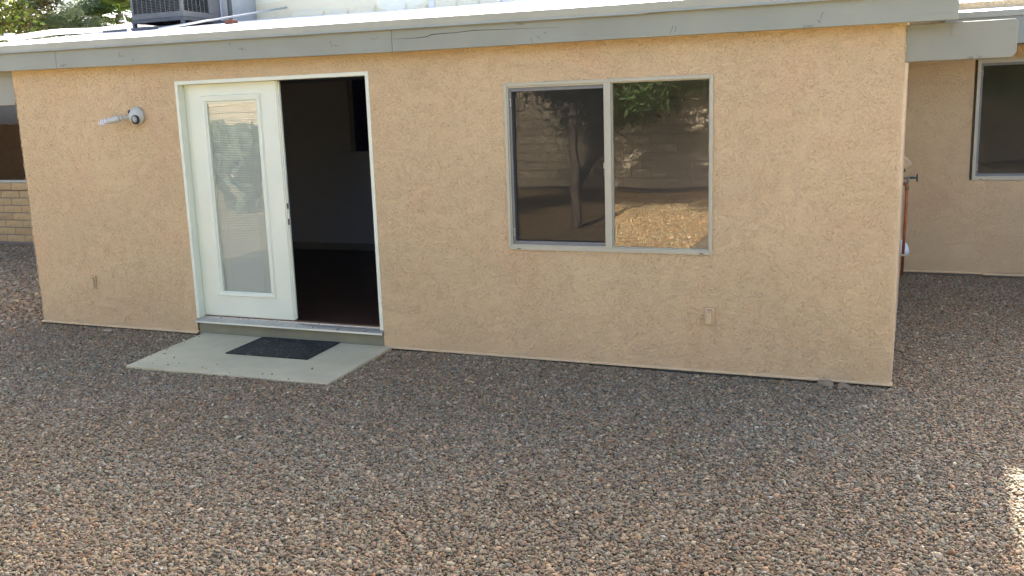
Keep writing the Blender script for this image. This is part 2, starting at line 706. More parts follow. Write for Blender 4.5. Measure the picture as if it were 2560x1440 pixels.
rb = MB()
ny = 10
xs = [RX0, -7.6, -5.5, -3.53, -1.5, RX1]
ys = [-.13 + (4.75) * j / ny for j in range(ny + 1)]
top = []
n = len(xs)
for y in ys:
    for x in xs:
        rb.v.append((x, y, roof_z(x, y)))
for y in ys:
    for x in xs:
        rb.v.append((x, y + (.012 if y < 0 else 0), roof_z(x, y) - .12 if y > 0 else roof_z(x, y) - .02))
m0 = len(xs) * len(ys)
for j in range(ny):
    for i in range(n - 1):
        a = j * n + i
        rb.f.append((a, a + 1, a + 1 + n, a + n))
        rb.f.append((m0 + a, m0 + a + n, m0 + a + 1 + n, m0 + a + 1))
for j in range(ny):
    a = j * n
    rb.f.append((a, a + n, m0 + a + n, m0 + a))
    a = j * n + n - 1
    rb.f.append((a, m0 + a, m0 + a + n, a + n))
for i in range(n - 1):
    rb.f.append((i, m0 + i, m0 + i + 1, i + 1))
    a = ny * n + i
    rb.f.append((a, a + 1, m0 + a + 1, m0 + a))
roof = rb.build('roof', M['roof'], house)
# raised coated kerb along the left rake
cb = MB()
pts = [(RX0 + .04, y, roof_z(RX0, y) + .045 + .012 * math.sin(y * 5)) for y in segs([.95, 4.6], .2)]
cb.tube(pts, .03, 8)
cb.tube([(RX0 + .05, .95, roof_z(RX0, .95) + .02), (RX0 + .05, .95, roof_z(RX0, .95) + .085)], .05, 8)
cb.tube([(RX0 + .04, .95, roof_z(RX0, .95) + .05), (RX0 + .03, .3, roof_z(RX0, .3) + .01)], .022, 8)
cb.build('roof_curb', M['roof'], roof, smooth=True)
rr = MB()
for y0, y1, hh in ((1.5, 1.62, .012), (2.6, 2.75, .016), (3.3, 3.42, .014)):
    rr.prism([(y0, roof_z(-4, y0)), (y1, roof_z(-4, y1)), (y1 - .02, roof_z(-4, y1) + hh), (y0 + .02, roof_z(-4, y0) + hh)], -6.8, .2)
rr.build('roof_seam', M['roof'], roof)

# painted beam running through the wall and out at both ends
for a, b in ((XR - .05, .612), (-8.62, XL + .05)):
    zt, zb = (2.284, 2.062) if a > -2 else (2.372, 2.045)
    ch = .028
    o = MB()
    y0, y1 = .03, .17
    ends = (b,) if a > -2 else (a,)
    sgn = 1 if a > -2 else -1
    e = ends[0]
    st = a if sgn > 0 else b
    prof = [(st, zb), (e - sgn * ch, zb), (e, zb + ch), (e, zt - ch * .6), (e - sgn * ch * .6, zt), (st, zt)]
    vs = [(p, y0, q) for p, q in prof] + [(p, y1, q) for p, q in prof]
    k = len(prof)
    o.add(vs, [(i, (i + 1) % k, k + (i + 1) % k, k + i) for i in range(k)] + [tuple(range(k))[::-1], tuple(range(k, 2 * k))])
    o.build('beam', M['beam'], house, bevel=.004)
# wooden plug let into the beam
MB().box(.255, .31, .026, .04, 2.205, 2.275).build('beam_plug', M['beam'], house)

# ---- door
frame = MB()
fy0, fy1 = -.008, .14
jw = .031
frame.box(DX0, DX0 + jw, fy0, fy1, .13, DZ1)
frame.box(DX1 - jw, DX1, fy0, fy1, .13, DZ1)
frame.box(DX0 + jw, DX1 - jw, fy0, fy1, DZ1 - jw, DZ1)
dframe = frame.build('door_frame', M['frame'], house, bevel=.003)
for a, b in ((DX0 + jw, DX0 + jw + .012), (DX1 - jw - .012, DX1 - jw)):
    MB().box(a, b, .112, .138, .14, DZ1 - jw).build('door_stop', M['frame'], dframe)
th = MB()
th.prism([(-.028, .094), (-.028, .112), (.0, .127), (.05, .131), (.05, .139), (.062, .139), (.062, .131), (.14, .131), (.14, .094)], DX0 + .002, DX1 - .002)
th.build('threshold', M['metal'], dframe)
MB().prism([(-.034, .096), (-.034, .106), (-.0285, .108), (-.0285, .096)], DX0 + .002, DX1 - .002).build('threshold_edge', M['frame'], dframe)
MB().box(DX0 + jw, DX1 - jw, .064, .1, .133, .144).build('sill_strip', plain('sill_wood', (.16, .09, .05), .5), dframe)

PX0, PX1, PZ0, PZ1 = -5.681, -4.738, .150, 2.145
PY0, PY1 = .066, .110
GX0, GX1, GZ0_, GZ1_ = -5.457, -4.945, .372, 1.985
pan = MB()
pan.box(PX0, GX0, PY0, PY1, PZ0, PZ1)
pan.box(GX1, PX1, PY0, PY1, PZ0, PZ1)
pan.box(GX0, GX1, PY0, PY1, PZ0, GZ0_)
pan.box(GX0, GX1, PY0, PY1, GZ1_, PZ1)
door = pan.build('door', M['door'], house)
# lite frame standing proud of the panel
lf = MB()
BX0, BX1, BZ0, BZ1 = -5.525, -4.893, .330, 2.056


def ring(mb, a0, a1, c0, c1, b0, b1, d0, d1, ya, yb, yc):
    """mitred moulding: outer rect (a0,a1,c0,c1) at ya, crest at yb, inner rect (b0,b1,d0,d1) at yc"""
    mid = lambda p, q, t: p + (q - p) * t
    rects = [(a0, a1, c0, c1, ya), (mid(a0, b0, .18), mid(a1, b1, .18), mid(c0, d0, .18), mid(c1, d1, .18), yb),
             (mid(a0, b0, .7), mid(a1, b1, .7), mid(c0, d0, .7), mid(c1, d1, .7), yb + .003), (b0, b1, d0, d1, yc)]
    vs = []
    for x0, x1, z0, z1, y in rects:
        vs += [(x0, y, z0), (x1, y, z0), (x1, y, z1), (x0, y, z1)]
    fs = []
    for r_ in range(len(rects) - 1):
        for k in range(4):
            a, b = r_ * 4 + k, r_ * 4 + (k + 1) % 4
            fs.append((a, b, b + 4, a + 4))
    mb.add(vs, fs)


ring(lf, BX0, BX1, BZ0, BZ1, GX0, GX1, GZ0_, GZ1_, PY0 + .001, PY0 - .014, PY0 + .012)
lf.build('lite_moulding', M['door'], door)
MB().add([(GX0 - .005, PY0 + .0125, GZ0_ - .005), (GX1 + .005, PY0 + .0125, GZ0_ - .005), (GX1 + .005, PY0 + .0125, GZ1_ + .005), (GX0 - .005, PY0 + .0125, GZ1_ + .005)], [(0, 1, 2, 3)]).build('glass_pane', M['door_glass'], door)
# blinds between the panes: far too fine to pick apart
bl = MB()
z = GZ0_ + .016
while z < GZ1_ - .02:
    tilt = .0055
    yc = PY0 + .030
    bl.add([(GX0, yc - .006, z - tilt), (GX1, yc - .006, z - tilt), (GX1, yc, z + .0012), (GX0, yc, z + .0012),
            (GX0, yc + .006, z + tilt), (GX1, yc + .006, z + tilt)], [(0, 1, 2, 3), (3, 2, 5, 4)])
    z += .0142
o = bl.build('blind_slats', M['slats'], door)
stuff(o)
ld = MB()
for x in (GX0 + .09, GX1 - .09):
    ld.box(x - .001, x + .001, PY0 + .021, PY0 + .022, GZ0_, GZ1_)
ld.box(GX0, GX1, PY0 + .02, PY0 + .04, GZ1_ - .022, GZ1_ - .001)
ld.build('blind_cords', M['slats'], door)
MB().box(GX0 - .002, GX1 + .002, PY0 + .040, PY0 + .043, GZ0_, GZ1_).build('blind_backing', M['slats'], door)
# astragal and edge hardware
ast = MB()
ast.box(PX1 + .0005, PX1 + .014, PY0 + .004, PY0 + .040, PZ0, PZ1)
ast.box(PX1 + .0005, PX1 + .026, PY0 + .012, PY0 + .030, PZ0 + .01, PZ1 - .01)
ast.build('astragal', M['frame'], door, bevel=.002)
for a, b in ((.965, 1.015), (1.10, 1.145)):
    MB().box(PX1 + .020, PX1 + .0275, PY0, PY0 + .0115, a, b).build('strike_plate', M['brass'], door)
MB().box(PX0, PX1, PY0 + .006, PY0 + .036, .1395, PZ0 - .001).build('door_sweep', M['metal'], door)


# ---- windows
def pane(x0, x1, y, z0, z1):
    return MB().add([(x0, y, z0), (x1, y, z0), (x1, y, z1), (x0, y, z1)], [(0, 1, 2, 3)])


def slider(name, x0, x1, z0, z1, y, flip=False, mull=None, screen=True, depth=.07):
    fw = .024
    w = MB()
    w.box(x0, x0 + fw, y - .014, y + depth, z0, z1)
    w.box(x1 - fw, x1, y - .014, y + depth, z0, z1)
    w.box(x0 + fw, x1 - fw, y - .014, y + depth, z0, z0 + fw + .008)
    w.box(x0 + fw, x1 - fw, y - .014, y + depth, z1 - fw, z1)
    win = w.build(name, M['vinyl'], house, bevel=.002)
    mx = mull if mull else (x0 + x1) / 2
    MB().box(mx - .026, mx + .024, y - .020, y + depth - .012, z0 + fw + .008, z1 - fw).build('mullion', M['vinyl'], win, bevel=.002)
    # glazing beads of the fixed light
    b = MB()
    xa, xb, za, zb = mx + .024, x1 - fw, z0 + fw + .008, z1 - fw
    gd = .007
    b.box(xa, xa + gd, y + .004, y + .03, za, zb)
    b.box(xb - gd, xb, y + .004, y + .03, za, zb)
    b.box(xa + gd, xb - gd, y + .004, y + .03, za, za + gd)
    b.box(xa + gd, xb - gd, y + .004, y + .03, zb - gd, zb)
    b.build('glazing_bead', M['vinyl'], win)
    pane(xa + .002, xb - .002, y + .016, za + .002, zb - .002).build('glass_pane', M['glass'], win)
    # sliding sash behind the screen
    xa, xb = x0 + fw, mx - .026
    sw = .03
    s = MB()
    s.box(xa, xa + sw, y + .032, y + .058, za, zb)
    s.box(xb - sw + .02, xb + .02, y + .032, y + .058, za, zb)
    s.box(xa + sw, xb - sw + .02, y + .032, y + .058, za, za + sw)
    s.box(xa + sw, xb - sw + .02, y + .032, y + .058, zb - sw, zb)
    s.build('sash', M['vinyl'], win)
    pane(xa + sw - .002, xb - sw + .022, y + .043, za + sw - .002, zb - sw + .002).build('glass_pane', M['glass'], win)
    if screen:
        # inner channel
        c = MB()
        c.box(xa, xa + .009, y - .004, y + .028, za, zb)
        c.box(xa + .009, xb, y - .004, y + .028, zb - .012, zb)
        c.box(xa + .009, xb, y - .004, y + .028, za, za + .008)
        c.build('track', M['vinyl'], win)
        sx0, sx1, sz0, sz1 = xa + .0095, xb - .001, za + .0085, zb - .0125
        t = .025
        f = MB()
        f.box(sx0, sx0 + t * .75, y + .006, y + .016, sz0, sz1)
        f.box(sx1 - t * .3, sx1, y + .006, y + .016, sz0, sz1)
        f.box(sx0 + t * .75, sx1 - t * .3, y + .006, y + .016, sz0, sz0 + t)
        f.box(sx0 + t * .75, sx1 - t * .3, y + .006, y + .016, sz1 - t, sz1)
        sf = f.build('screen_frame', M['screen_frame'], win, bevel=.002)
        me = MB().add([(sx0 + t * .7, y + .010, sz0 + t * .9), (sx1 - t * .2, y + .010, sz0 + t * .9), (sx1 - t * .2, y + .010, sz1 - t * .9), (sx0 + t * .7, y + .010, sz1 - t * .9)], [(0, 1, 2, 3)])
        me.build('screen_mesh', M['screen'], win)
        for zc in (sz0 + .09, sz1 - .10):
            q = MB()
            q.box(sx0 + .002, sx0 + .018, y + .0005, y + .0045, zc - .026, zc - .020)
            q.box(sx0 + .002, sx0 + .018, y + .0005, y + .0045, zc + .020, zc + .026)
            q.box(sx0 + .014, sx0 + .018, y + .0005, y + .0045, zc - .020, zc + .020)
            q.build('pull_tab', M['vinyl'], win)
    zc = (z0 + z1) / 2
    MB().box(mx - .036, mx - .0265, y - .018, y + .006, zc - .065, zc - .022).build('latch', M['brass'], win)
    MB().box(mx - .034, mx - .0265, y - .017, y + .006, zc - .01, zc + .03).build('latch', M['vinyl'], win)
    for xc in (x0 + .085, x1 - .075):
        MB().box(xc - .014, xc + .014, y - .0155, y - .0138, z0 + .006, z0 + .011).build('weep_hole', M['dark'], win)
    return win


slider('window', WX0, WX1, WZ0, WZ1, 0.0, mull=-1.906)['label'] = 'sliding window with a dark insect screen over its left half'
# stucco return round the window
for (a, b, c, d) in ((WX0 - .002, WX0 + .004, WZ0, WZ1), (WX1 - .004, WX1 + .002, WZ0, WZ1)):
    MB().box(a, b, .004, .14, c, d).build('window_reveal', M['stucco_edge'], house)

# ---- room behind the door
DEEP = 3.86
rw = MB()
rw.box(-7.5, -.1, DEEP, DEEP + .12, .05, 1.372)
rw.box(-7.5, -6.457, DEEP, DEEP + .12, 1.372, 2.3)
rw.box(-5.3, -.1, DEEP, DEEP + .12, 1.372, 2.3)
rw.box(-7.56, -7.5, .15, DEEP, .05, 2.3)
rw.box(-.16, -.1, .15, DEEP, .05, 2.3)
rw.box(-7.5, -.1, .02, DEEP, 2.27, 2.33)
for a, b in ((-7.5, DX0), (DX1, WX0), (WX1, -.1)):
    rw.box(a, b, .14, .16, 0, 2.27)
rw.box(WX0, WX1, .14, .16, 0, WZ0)
rw.box(WX0, WX1, .14, .16, WZ1, 2.27)
rw.box(DX0, DX1, .14, .16, DZ1, 2.27)
rw.build('room_wall', M['room_wall'], house)
rec = MB()
rec.box(-6.6, -5.2, 5.4, 5.5, 1.2, 2.4)
rec.box(-6.56, -6.46, DEEP + .12, 5.4, 1.3, 2.4)
rec.box(-5.3, -5.2, DEEP + .12, 5.4, 1.3, 2.4)
rec.box(-6.56, -5.2, DEEP + .12, 5.4, 1.25, 1.3)
rec.box(-6.56, -5.2, DEEP + .12, 5.4, 2.33, 2.4)
rec.build('recess_wall', M['room_blue'], house)
MB().box(-6.69, -5.2, DEEP - .06, DEEP + .12, 1.345, 1.394).build('recess_ledge', M['room_wall'], house, bevel=.006)
MB().box(-7.5, -.1, DEEP - .012, DEEP - .001, .132, .225).build('skirting', plain('skirting_paint', (.30, .29, .27), .6), house)
fl = MB().box(-7.55, -.1, .141, DEEP, .05, .122).build('floor', plain('subfloor', (.02, .01, .008), .8), house)
y = .142
pl_me = None
while y < DEEP - .02:
    off = random.uniform(0, 1.2)
    xa = -7.5
    while xa < -.12:
        xb = min(-.11, xa + (off if xa == -7.5 and off > .3 else 1.22))
        if xb - xa > .05:
            MB().box(xa + .0015, xb - .0015, y + .001, min(DEEP - .001, y + .124), .1225, .1315).build('plank', M['plank'], fl)
        xa = xb
    y += .126

# ---- set-back main house: right wing wall with window
MY = 4.32
path = [(XR + .0, MY, -50)] + [(x, MY, x) for x in segs([.02, .62, 2.45, 6.0], .03)]
V, Q = wall_sheet(path, segs([0.03, .985, 2.185, 2.75], .03), [(.62, 2.45, .985, 2.185)])
link('rear_wall', np_mesh('rear_wall', V, Q, True), M['stucco'], house)
MB().box(-.02, 6, MY + .04, MY + .2, -.3, .03).build('foundation', M['found'], house)
MB().prism([(MY - .014, .012), (MY - .014, .022), (MY + .004, .034), (MY + .03, .034), (MY + .03, .012)], .004, .80).build('weep_screed', M['stucco_edge'], house)
MB().prism([(MY - .012, .002), (MY - .012, .012), (MY + .004, .026), (MY + .03, .026), (MY + .03, .002)], .804, 6).build('weep_screed', M['stucco_edge'], house)
slider('window', .645, 2.45, .985, 2.185, MY, mull=1.55)['label'] = 'dark screened window in the set-back wall beyond the beam'
mh = MB()
mh.box(6.0, 6.2, MY, 12, -.1, 2.9)
mh.box(-17, 6.2, 12, 12.2, -.1, 2.9)
mh.box(-17.2, -17, 4.49, 12, -.1, 2.9)
mh.box(-.1, 6, 6.3, 6.4, 0, 2.5)
mh.box(-7.61, -7.45, 3.9, 7.0, 0, 2.5)
mh.box(-17, -7.45, 7.0, 7.1, 0, 2.5)
mh.box(XL, RX1 - .02, 4.60, 4.64, 2.45, 3.02)  # unseen infill, added to stop sun passing between the two roofs
mh.build('outer_wall', M['stucco_edge'], house)
# main roof: front slope, ridge, back slope
mr = MB()


def slab_quad(mb, x0, x1, y0, z0, y1, z1, t):
    mb.prism([(y0, z0 - t), (y1, z1 - t), (y1, z1), (y0, z0)], x0, x1)


for x0, x1, ya in ((RX1 + .03, 7.0, 3.70), (-17.8, RX1 + .03, 4.65)):
    za = 2.6 + SL * (ya - 3.7)
    slab_quad(mr, x0, x1, ya, za, 8, 2.6 + SL * 4.3, .1)
slab_quad(mr, -17.8, 7.0, 8.0, 2.6 + SL * 4.3, 12.6, 2.56, .1)
slab_quad(mr, -17.8, RX0 - .05, 3.7, 2.6, 4.65, 2.6 + SL * .95, .1)
mr.build('main_roof', M['roof'], house)
MB().prism([(3.66, 2.30), (3.70, 2.30), (3.70, 2.585), (3.66, 2.585)], RX1 + .02, 7.0).build('fascia_board', M['fascia'], house, bevel=.003)
MB().prism([(3.645, 2.55), (3.659, 2.55), (3.659, 2.606), (3.645, 2.606)], RX1 + .02, 7.0).build('drip_edge', M['drip'], house)
MB().box(.02, 7.0, 3.70, MY + .02, 2.31, 2.33).build('soffit', M['fascia'], house)
MB().prism([(3.66, 2.28), (3.70, 2.28), (3.70, 2.585), (3.66, 2.585)], -17.8, XL - .05).build('fascia_board', M['fascia'], house)

# ---- left wing: slump block wall under a window
BY = 4.49
bw_ = MB()
bw_.box(-17, -7.5, BY + .012, BY + .2, -.3, .955)
bw_.box(-17, -14.9, BY + .012, BY + .2, .955, 2.6)
bw_.box(-12.1, -7.5, BY + .012, BY + .2, .955, 2.6)
bw_.box(-14.9, -12.1, BY + .012, BY + .2, 2.29, 2.6)
brick_wall = bw_.build('brick_wall', plain('mortar', (.27, .21, .16), .95, .15, 20, .4, 120), house)


def brick_mat():
    t = NT('slump_block')
    oi = t.n('ShaderNodeObjectInfo')
    c = t.ramp(oi.outputs['Random'], [(0, (.50, .34, .15)), (.4, (.62, .42, .185)), (.75, (.57, .40, .18)), (1, (.46, .33, .15))])
    c = t.mix(t.maprange(t.noise(14, 5, .7), .35, .7, 0, .4), c, (.27, .18, .125))
    t.principled(c, .92, 0, t.bump(t.noise(70, 4, .7), .5, .005), .2)
    return t.m


M['brick'] = brick_mat()


def brick_mesh(name, l, h, d):
    mb = MB()
    nxb = 8
    ring_ = []
    for i in range(nxb + 1):
        x = l * i / nxb
        bulge = .003 * math.sin(math.pi * i / nxb) + random.uniform(-.0015, .0015)
        e = .003 if i in (0, nxb) else 0
        ring_.append([(x, d, e), (x, e * 1.5, e + random.uniform(0, .002)), (x, -bulge - .002 + e * 2, h / 2), (x, e * 1.5, h - e - random.uniform(0, .002)), (x, d, h - e)])
    vs = [p for r_ in ring_ for p in r_]
    fs = []
    for i in range(nxb):
        for k in range(4):
            a = i * 5 + k
            fs.append((a, a + 5, a + 6, a + 1))
    fs += [(0, 1, 2, 3, 4), tuple(nxb * 5 + k for k in (4, 3, 2, 1, 0))]
    mb.add(vs, fs)
    return mb.mesh(name)


bvar = [brick_mesh('brick', .385, .104, .1) for _ in range(4)]
for row in range(7):
    for c in range(15):
        x = -16.8 + c * .398 + (.199 if row % 2 else 0) + .11
        if x > -10.9:
            continue
        link('brick', bvar[(row * 3 + c * 7) % 4], M['brick'], brick_wall).location = (x + random.uniform(-.003, .003), BY + random.uniform(-.003, .002), .0 + row * .1195)
sv = [brick_mesh('brick', .385, .105, .16) for _ in range(2)]
for c in range(15):
    x = -16.8 + c * .398
    if x < -10.9:
        link('brick', sv[c % 2], M['brick'], brick_wall).location = (x, BY - .045, .845)
slider('window', -14.9, -12.1, .955, 2.29, BY + .02, mull=-13.9, screen=False)['label'] = 'window above the low slump block wall beside the stucco corner'

# ---- white painted upper wall standing on the roof
UY = 3.9
ux0, ux1 = -8.17, -1.2
up = MB()
up.box(ux0, ux1, UY, UY + .14, 2.75, 3.72)
up.box(ux0, ux0 + .14, UY + .14, 7.5, 2.75, 3.72)
up.box(ux1 - .14, ux1, UY + .14, 7.5, 2.75, 3.72)
up.box(ux0, ux1, 7.5, 7.64, 2.75, 3.72)
up.box(ux0 + .14, ux1 - .14, UY + .14, 7.5, 3.6, 3.66)
upper = up.build('upper_wall', M['upper'], house)
MB().box(ux0 - .02, ux0 + .055, UY - .02, UY - .001, 3.0, 3.72).build('corner_trim', M['roof'], upper)
MB().box(-5.27, -5.20, UY - .014, UY - .001, 3.02, 3.72).build('batten', M['roof'], upper)
MB().box(-4.33, -4.27, UY - .014, UY - .001, 3.0, 3.72).build('batten', M['roof'], upper)
x = -7.7
while x < -1.4:
    w_ = random.uniform(.16, .5)
    zt = roof_z(x, UY) + random.uniform(.04, .10)
    yb, zb = UY - random.uniform(.03, .09), roof_z(x, UY)
    MB().prism([(yb, zb - .03), (yb, zb + .006), (UY - .012, zt - .03), (UY - .001, zt), (UY - .001, zb - .03)], x, x + w_).build('base_flashing', M['upper'], upper)
    x += w_ + random.uniform(.02, .3)

# ------------------------------------------------------------------ slab and mat
sl = MB()
cs = [(-5.50, -1.092), (-3.668, -1.055), (-3.752, -.002), (-5.655, -.002)]
n = 14
edge = []
for i in range(4):
    a, b = cs[i], cs[(i + 1) % 4]
    for k in range(n):
        t = k / n
        w_ = .006 if i in (0, 3) else .003
        edge.append((a[0] + (b[0] - a[0]) * t + random.uniform(-w_, w_), a[1] + (b[1] - a[1]) * t + (random.uniform(-w_, w_) if i != 2 else 0)))
k = len(edge)
sl.add([(x, y, .0) for x, y in edge] + [(x, y, -.15) for x, y in edge], [tuple(range(k))] + [(i, k + i, k + (i + 1) % k, (i + 1) % k) for i in range(k)])
structure(sl.build('pavement_slab', M['slab'], bevel=.006))


def mat_mat():
    t = NT('rubber_mat')
    n1 = t.noise(28, 3, .6, None, 1.4)
    speck = t.maprange(t.noise(70, 2, .5), .665, .70)
    c = t.mix(t.maprange(t.noise(6, 5, .7), .4, .75, 0, .6), (.016, .017, .015), (.075, .075, .062))
    c = t.mix(speck, c, (.35, .34, .32))
    t.principled(c, .75, 0, t.bump(t.maprange(n1, .42, .58), .6, .004), .35)
    return t.m


mq = [(-4.957, -.572), (-4.184, -.556), (-4.232, -.018), (-5.000, -.034)]
mm = MB()
inset = .022


def shrink(q, d):
    cx, cy = sum(p[0] for p in q) / 4, sum(p[1] for p in q) / 4
    return [(p[0] + (d if p[0] < cx else -d), p[1] + (d if p[1] < cy else -d)) for p in q]


rings = [(mq, .002), (mq, .008), (shrink(mq, .003), .010), (shrink(mq, .018), .010), (shrink(mq, .022), .0075)]
for q, zz in rings:
    mm.v += [(x, y, zz) for x, y in q]
for r_ in range(len(rings) - 1):
    for k in range(4):
        a, b = r_ * 4 + k, r_ * 4 + (k + 1) % 4
        mm.f.append((a, b, b + 4, a + 4))
mm.f += [(3, 2, 1, 0), (16, 17, 18, 19)]
tag(mm.build('door_mat', mat_mat()), 'black rubber door mat lying on the concrete slab', 'door mat')

# ------------------------------------------------------------------ small fixtures on the walls
M['lamp'] = plain('lamp_enamel', (.55, .56, .47), .35, .04, 5)
lamp = thing('security_light', 'off white round wall light with spiral bulb left of the door', 'wall light', (-6.15, 0, 1.90))
Mw = Matrix.Translation((-6.155, -.006, 1.902)) @ Matrix.Rotation(R(90), 4, 'X')
MB().lathe([(.080, 0), (.082, .007), (.079, .015), (.072, .029), (.058, .046), (.038, .058), (.018, .064), (0, .065)], Mw, 28).build('canopy', M['lamp'], lamp, smooth=True)
Ms = Matrix.Translation((-6.128, -.055, 1.872)) @ Matrix.Rotation(R(90), 4, 'X')
MB().lathe([(.040, 0), (.040, .014), (.036, .018), (.031, .018), (.031, .008), (0, .008)], Ms, 22).build('sensor_ring', M['dark'], lamp, smooth='angle')
MB().lathe([(.030, .010), (.024, .020), (.012, .025), (0, .026)], Ms, 18).build('sensor_lens', plain('sensor_lens', (.35, .36, .34), .15), lamp, smooth=True)
Mk = Matrix.Translation((-6.198, -.038, 1.938)) @ Matrix.Rotation(R(90), 4, 'X') @ Matrix.Rotation(R(-28), 4, 'Y')
MB().lathe([(.019, 0), (.019, .012), (.015, .018), (0, .019)], Mk, 14).build('socket_hole', M['dark'], lamp, smooth='angle')
ab = MB()
ab.tube([(-6.20, -.045, 1.892), (-6.235, -.075, 1.893), (-6.262, -.092, 1.889)], [.011, .012, .011], 10)
ab.box(-6.262, -6.238, -.105, -.078, 1.876, 1.903)
ab.tube([(-6.250, -.112, 1.890), (-6.250, -.07, 1.890)], .008, 8)
ab.build('swivel_arm', M['lamp'], lamp, smooth='angle')
p0, p1 = Vector((-6.268, -.095, 1.886)), Vector((-6.372, -.125, 1.866))
ax = (p1 - p0).normalized()
MB().tube([p0, p0 + ax * .008, p0 + ax * .02, p0 + ax * .09, p1], [.020, .026, .029, .029, .028], 16).build('lamp_holder', M['lamp'], lamp, smooth='angle')
bb = MB()
o1 = ax.orthogonal().normalized()
o2 = ax.cross(o1)
bb.tube([p1, p1 + ax * .012], [.020, .018], 12)
sp = []
for i in range(61):
    t = i / 60
    a = t * 2 * math.pi * 3.2
    rad = .022 + .003 * math.sin(t * math.pi)
    sp.append(p1 + ax * (.016 + .062 * t) + (o1 * math.cos(a) + o2 * math.sin(a)) * rad)
bb.tube(sp, .0058, 7)
bb.build('spiral_bulb', plain('bulb_glass', (.85, .86, .86), .25, .01), lamp, smooth=True)


M['gap_ring'] = plain('gap_ring', (.42, .32, .19), .8)


def outlet(x, z, label, w_=.070, h=.118):
    t = thing('outlet_cover', label, 'outlet cover', (x, 0, z), 'painted outlet covers low on the stucco wall')
    MB().box(x - w_ / 2 - .004, x + w_ / 2 + .004, -.0085, .004, z - h / 2 - .004, z + h / 2 + .004).build('gap_ring', M['gap_ring'], t)  # dark gap round the plate, its shade put into the ring's colour
    MB().box(x - w_ / 2, x + w_ / 2, -.0125, -.009, z - h / 2, z + h / 2).build('plate', M['stucco_edge'], t, bevel=.0015)
    MB().box(x - w_ * .25, x + w_ * .25, -.036, -.0127, z - h * .42, z + h * .36).build('lid', M['stucco_edge'], t, bevel=.004)
    MB().box(x - w_ * .2, x + w_ * .2, -.026, -.0127, z + h * .37, z + h * .43).build('hinge', M['gap_ring'], t)
    MB().box(x - .003, x + .003, -.0368, -.0362, z + h * .28, z + h * .33).build('screw', M['dark'], t)
    return t


outlet(-1.188, .393, 'tan painted outlet cover below the sliding window')
outlet(-6.884, .402, 'tan painted outlet cover below the spiral bulb wall light', .05)

copper = NT('copper')
_c = copper.mix(copper.maprange(copper.noise(9, 5, .7), .35, .7), (.33, .10, .05), (.48, .20, .12))
copper.principled(_c, .42, .75, copper.bump(copper.noise(60, 3), .1, .002))
PYY = 3.0
pt = [(-.01, PYY, 1.058), (.022, PYY, 1.058), (.036, PYY, 1.052), (.041, PYY, 1.036), (.041, PYY, .98), (.036, PYY, .65), (.028, PYY, .20)]
pipe = thing('copper_pipe', 'upright copper pipe elbowed into the side wall of the house', 'pipe', (.04, PYY, .2))
MB().tube(pt, .0135, 12).build('pipe_run', copper.m, pipe, smooth=True)
MB().tube([(.012, PYY, 1.058), (.024, PYY, 1.0575)], .0175, 12).tube([(.041, PYY, 1.035), (.0408, PYY, 1.00)], .0175, 12).build('elbow_fitting', plain('brazed_brass', (.30, .20, .10), .45, .2, 20, 0, 60, .7), pipe, smooth=True)
MB().box(-.002, .046, PYY - .02, PYY + .006, .385, .405).build('strap', M['metal'], pipe)
hb = thing('hose_bib', 'small tap with green handle sticking out of the side wall', 'tap', (0, 3.02, 1.11))
zt = 1.112
MB().tube([(-.01, 3.02, zt - .006), (.06, 3.02, zt)], [.012, .011], 10).tube([(.035, 3.02, zt), (.045, 3.0, zt - .012), (.048, 2.985, zt - .045)], [.012, .012, .010], 10).build('tap_body', plain('old_brass', (.30, .27, .24), .5, .2, 20, 0, 60, .5), hb, smooth=True)
Mh = Matrix.Translation((.058, 3.02, zt)) @ Matrix.Rotation(R(90), 4, 'Y')
MB().lathe([(.010, 0), (.012, .02), (.008, .05), (.008, .062)], Mh, 10).build('tap_stem', plain('green_paint', (.06, .12, .12), .5), hb, smooth=True)
MB().lathe([(.034, .058), (.036, .064), (.034, .070), (.0, .068)], Mh, 12).build('tap_handle', plain('dark_green_paint', (.03, .05, .05), .5), hb, smooth='angle')
# beige hood above and white dome below
hd = thing('wall_vent', 'tan sloped vent hood above the tap on the side wall', 'vent', (0, 3.1, 1.2))
hm = MB()
hm.add([(-.005, 2.98, 1.19), (.072, 2.98, 1.225), (.072, 2.98, 1.240), (-.005, 2.98, 1.315), (-.005, 3.22, 1.19), (.072, 3.22, 1.225), (.072, 3.22, 1.240), (-.005, 3.22, 1.315)],
       [(0, 1, 2, 3), (7, 6, 5, 4), (3, 2, 6, 7), (2, 1, 5, 6), (1, 0, 4, 5)])
hm.build('hood', M['stucco_edge'], hd, bevel=.003)
MB().box(.0, .02, 3.02, 3.18, 1.165, 1.192).build('flap', M['brass'], hd)
dm = thing('dome_cover', 'white dome cover low on the side wall behind the copper pipe', 'vent', (0, 3.2, .4))
sh = MB()
for i in range(7):
    a0 = math.pi / 2 * i / 6
    for k in range(9):
        b0 = math.pi * k / 8
        sh.v.append((.088 * math.cos(a0) * math.sin(b0) if True else 0, 3.2 - .09 * math.cos(b0) * math.cos(a0), .375 + .135 * math.sin(a0)))
for i in range(6):
    for k in range(8):
        a = i * 9 + k
        sh.f.append((a, a + 1, a + 10, a + 9))
do = sh.build('shell', plain('white_plastic', (.78, .80, .80), .35, .03), dm, smooth=True)
sm = do.modifiers.new('thick', 'SOLIDIFY')
sm.thickness = .005

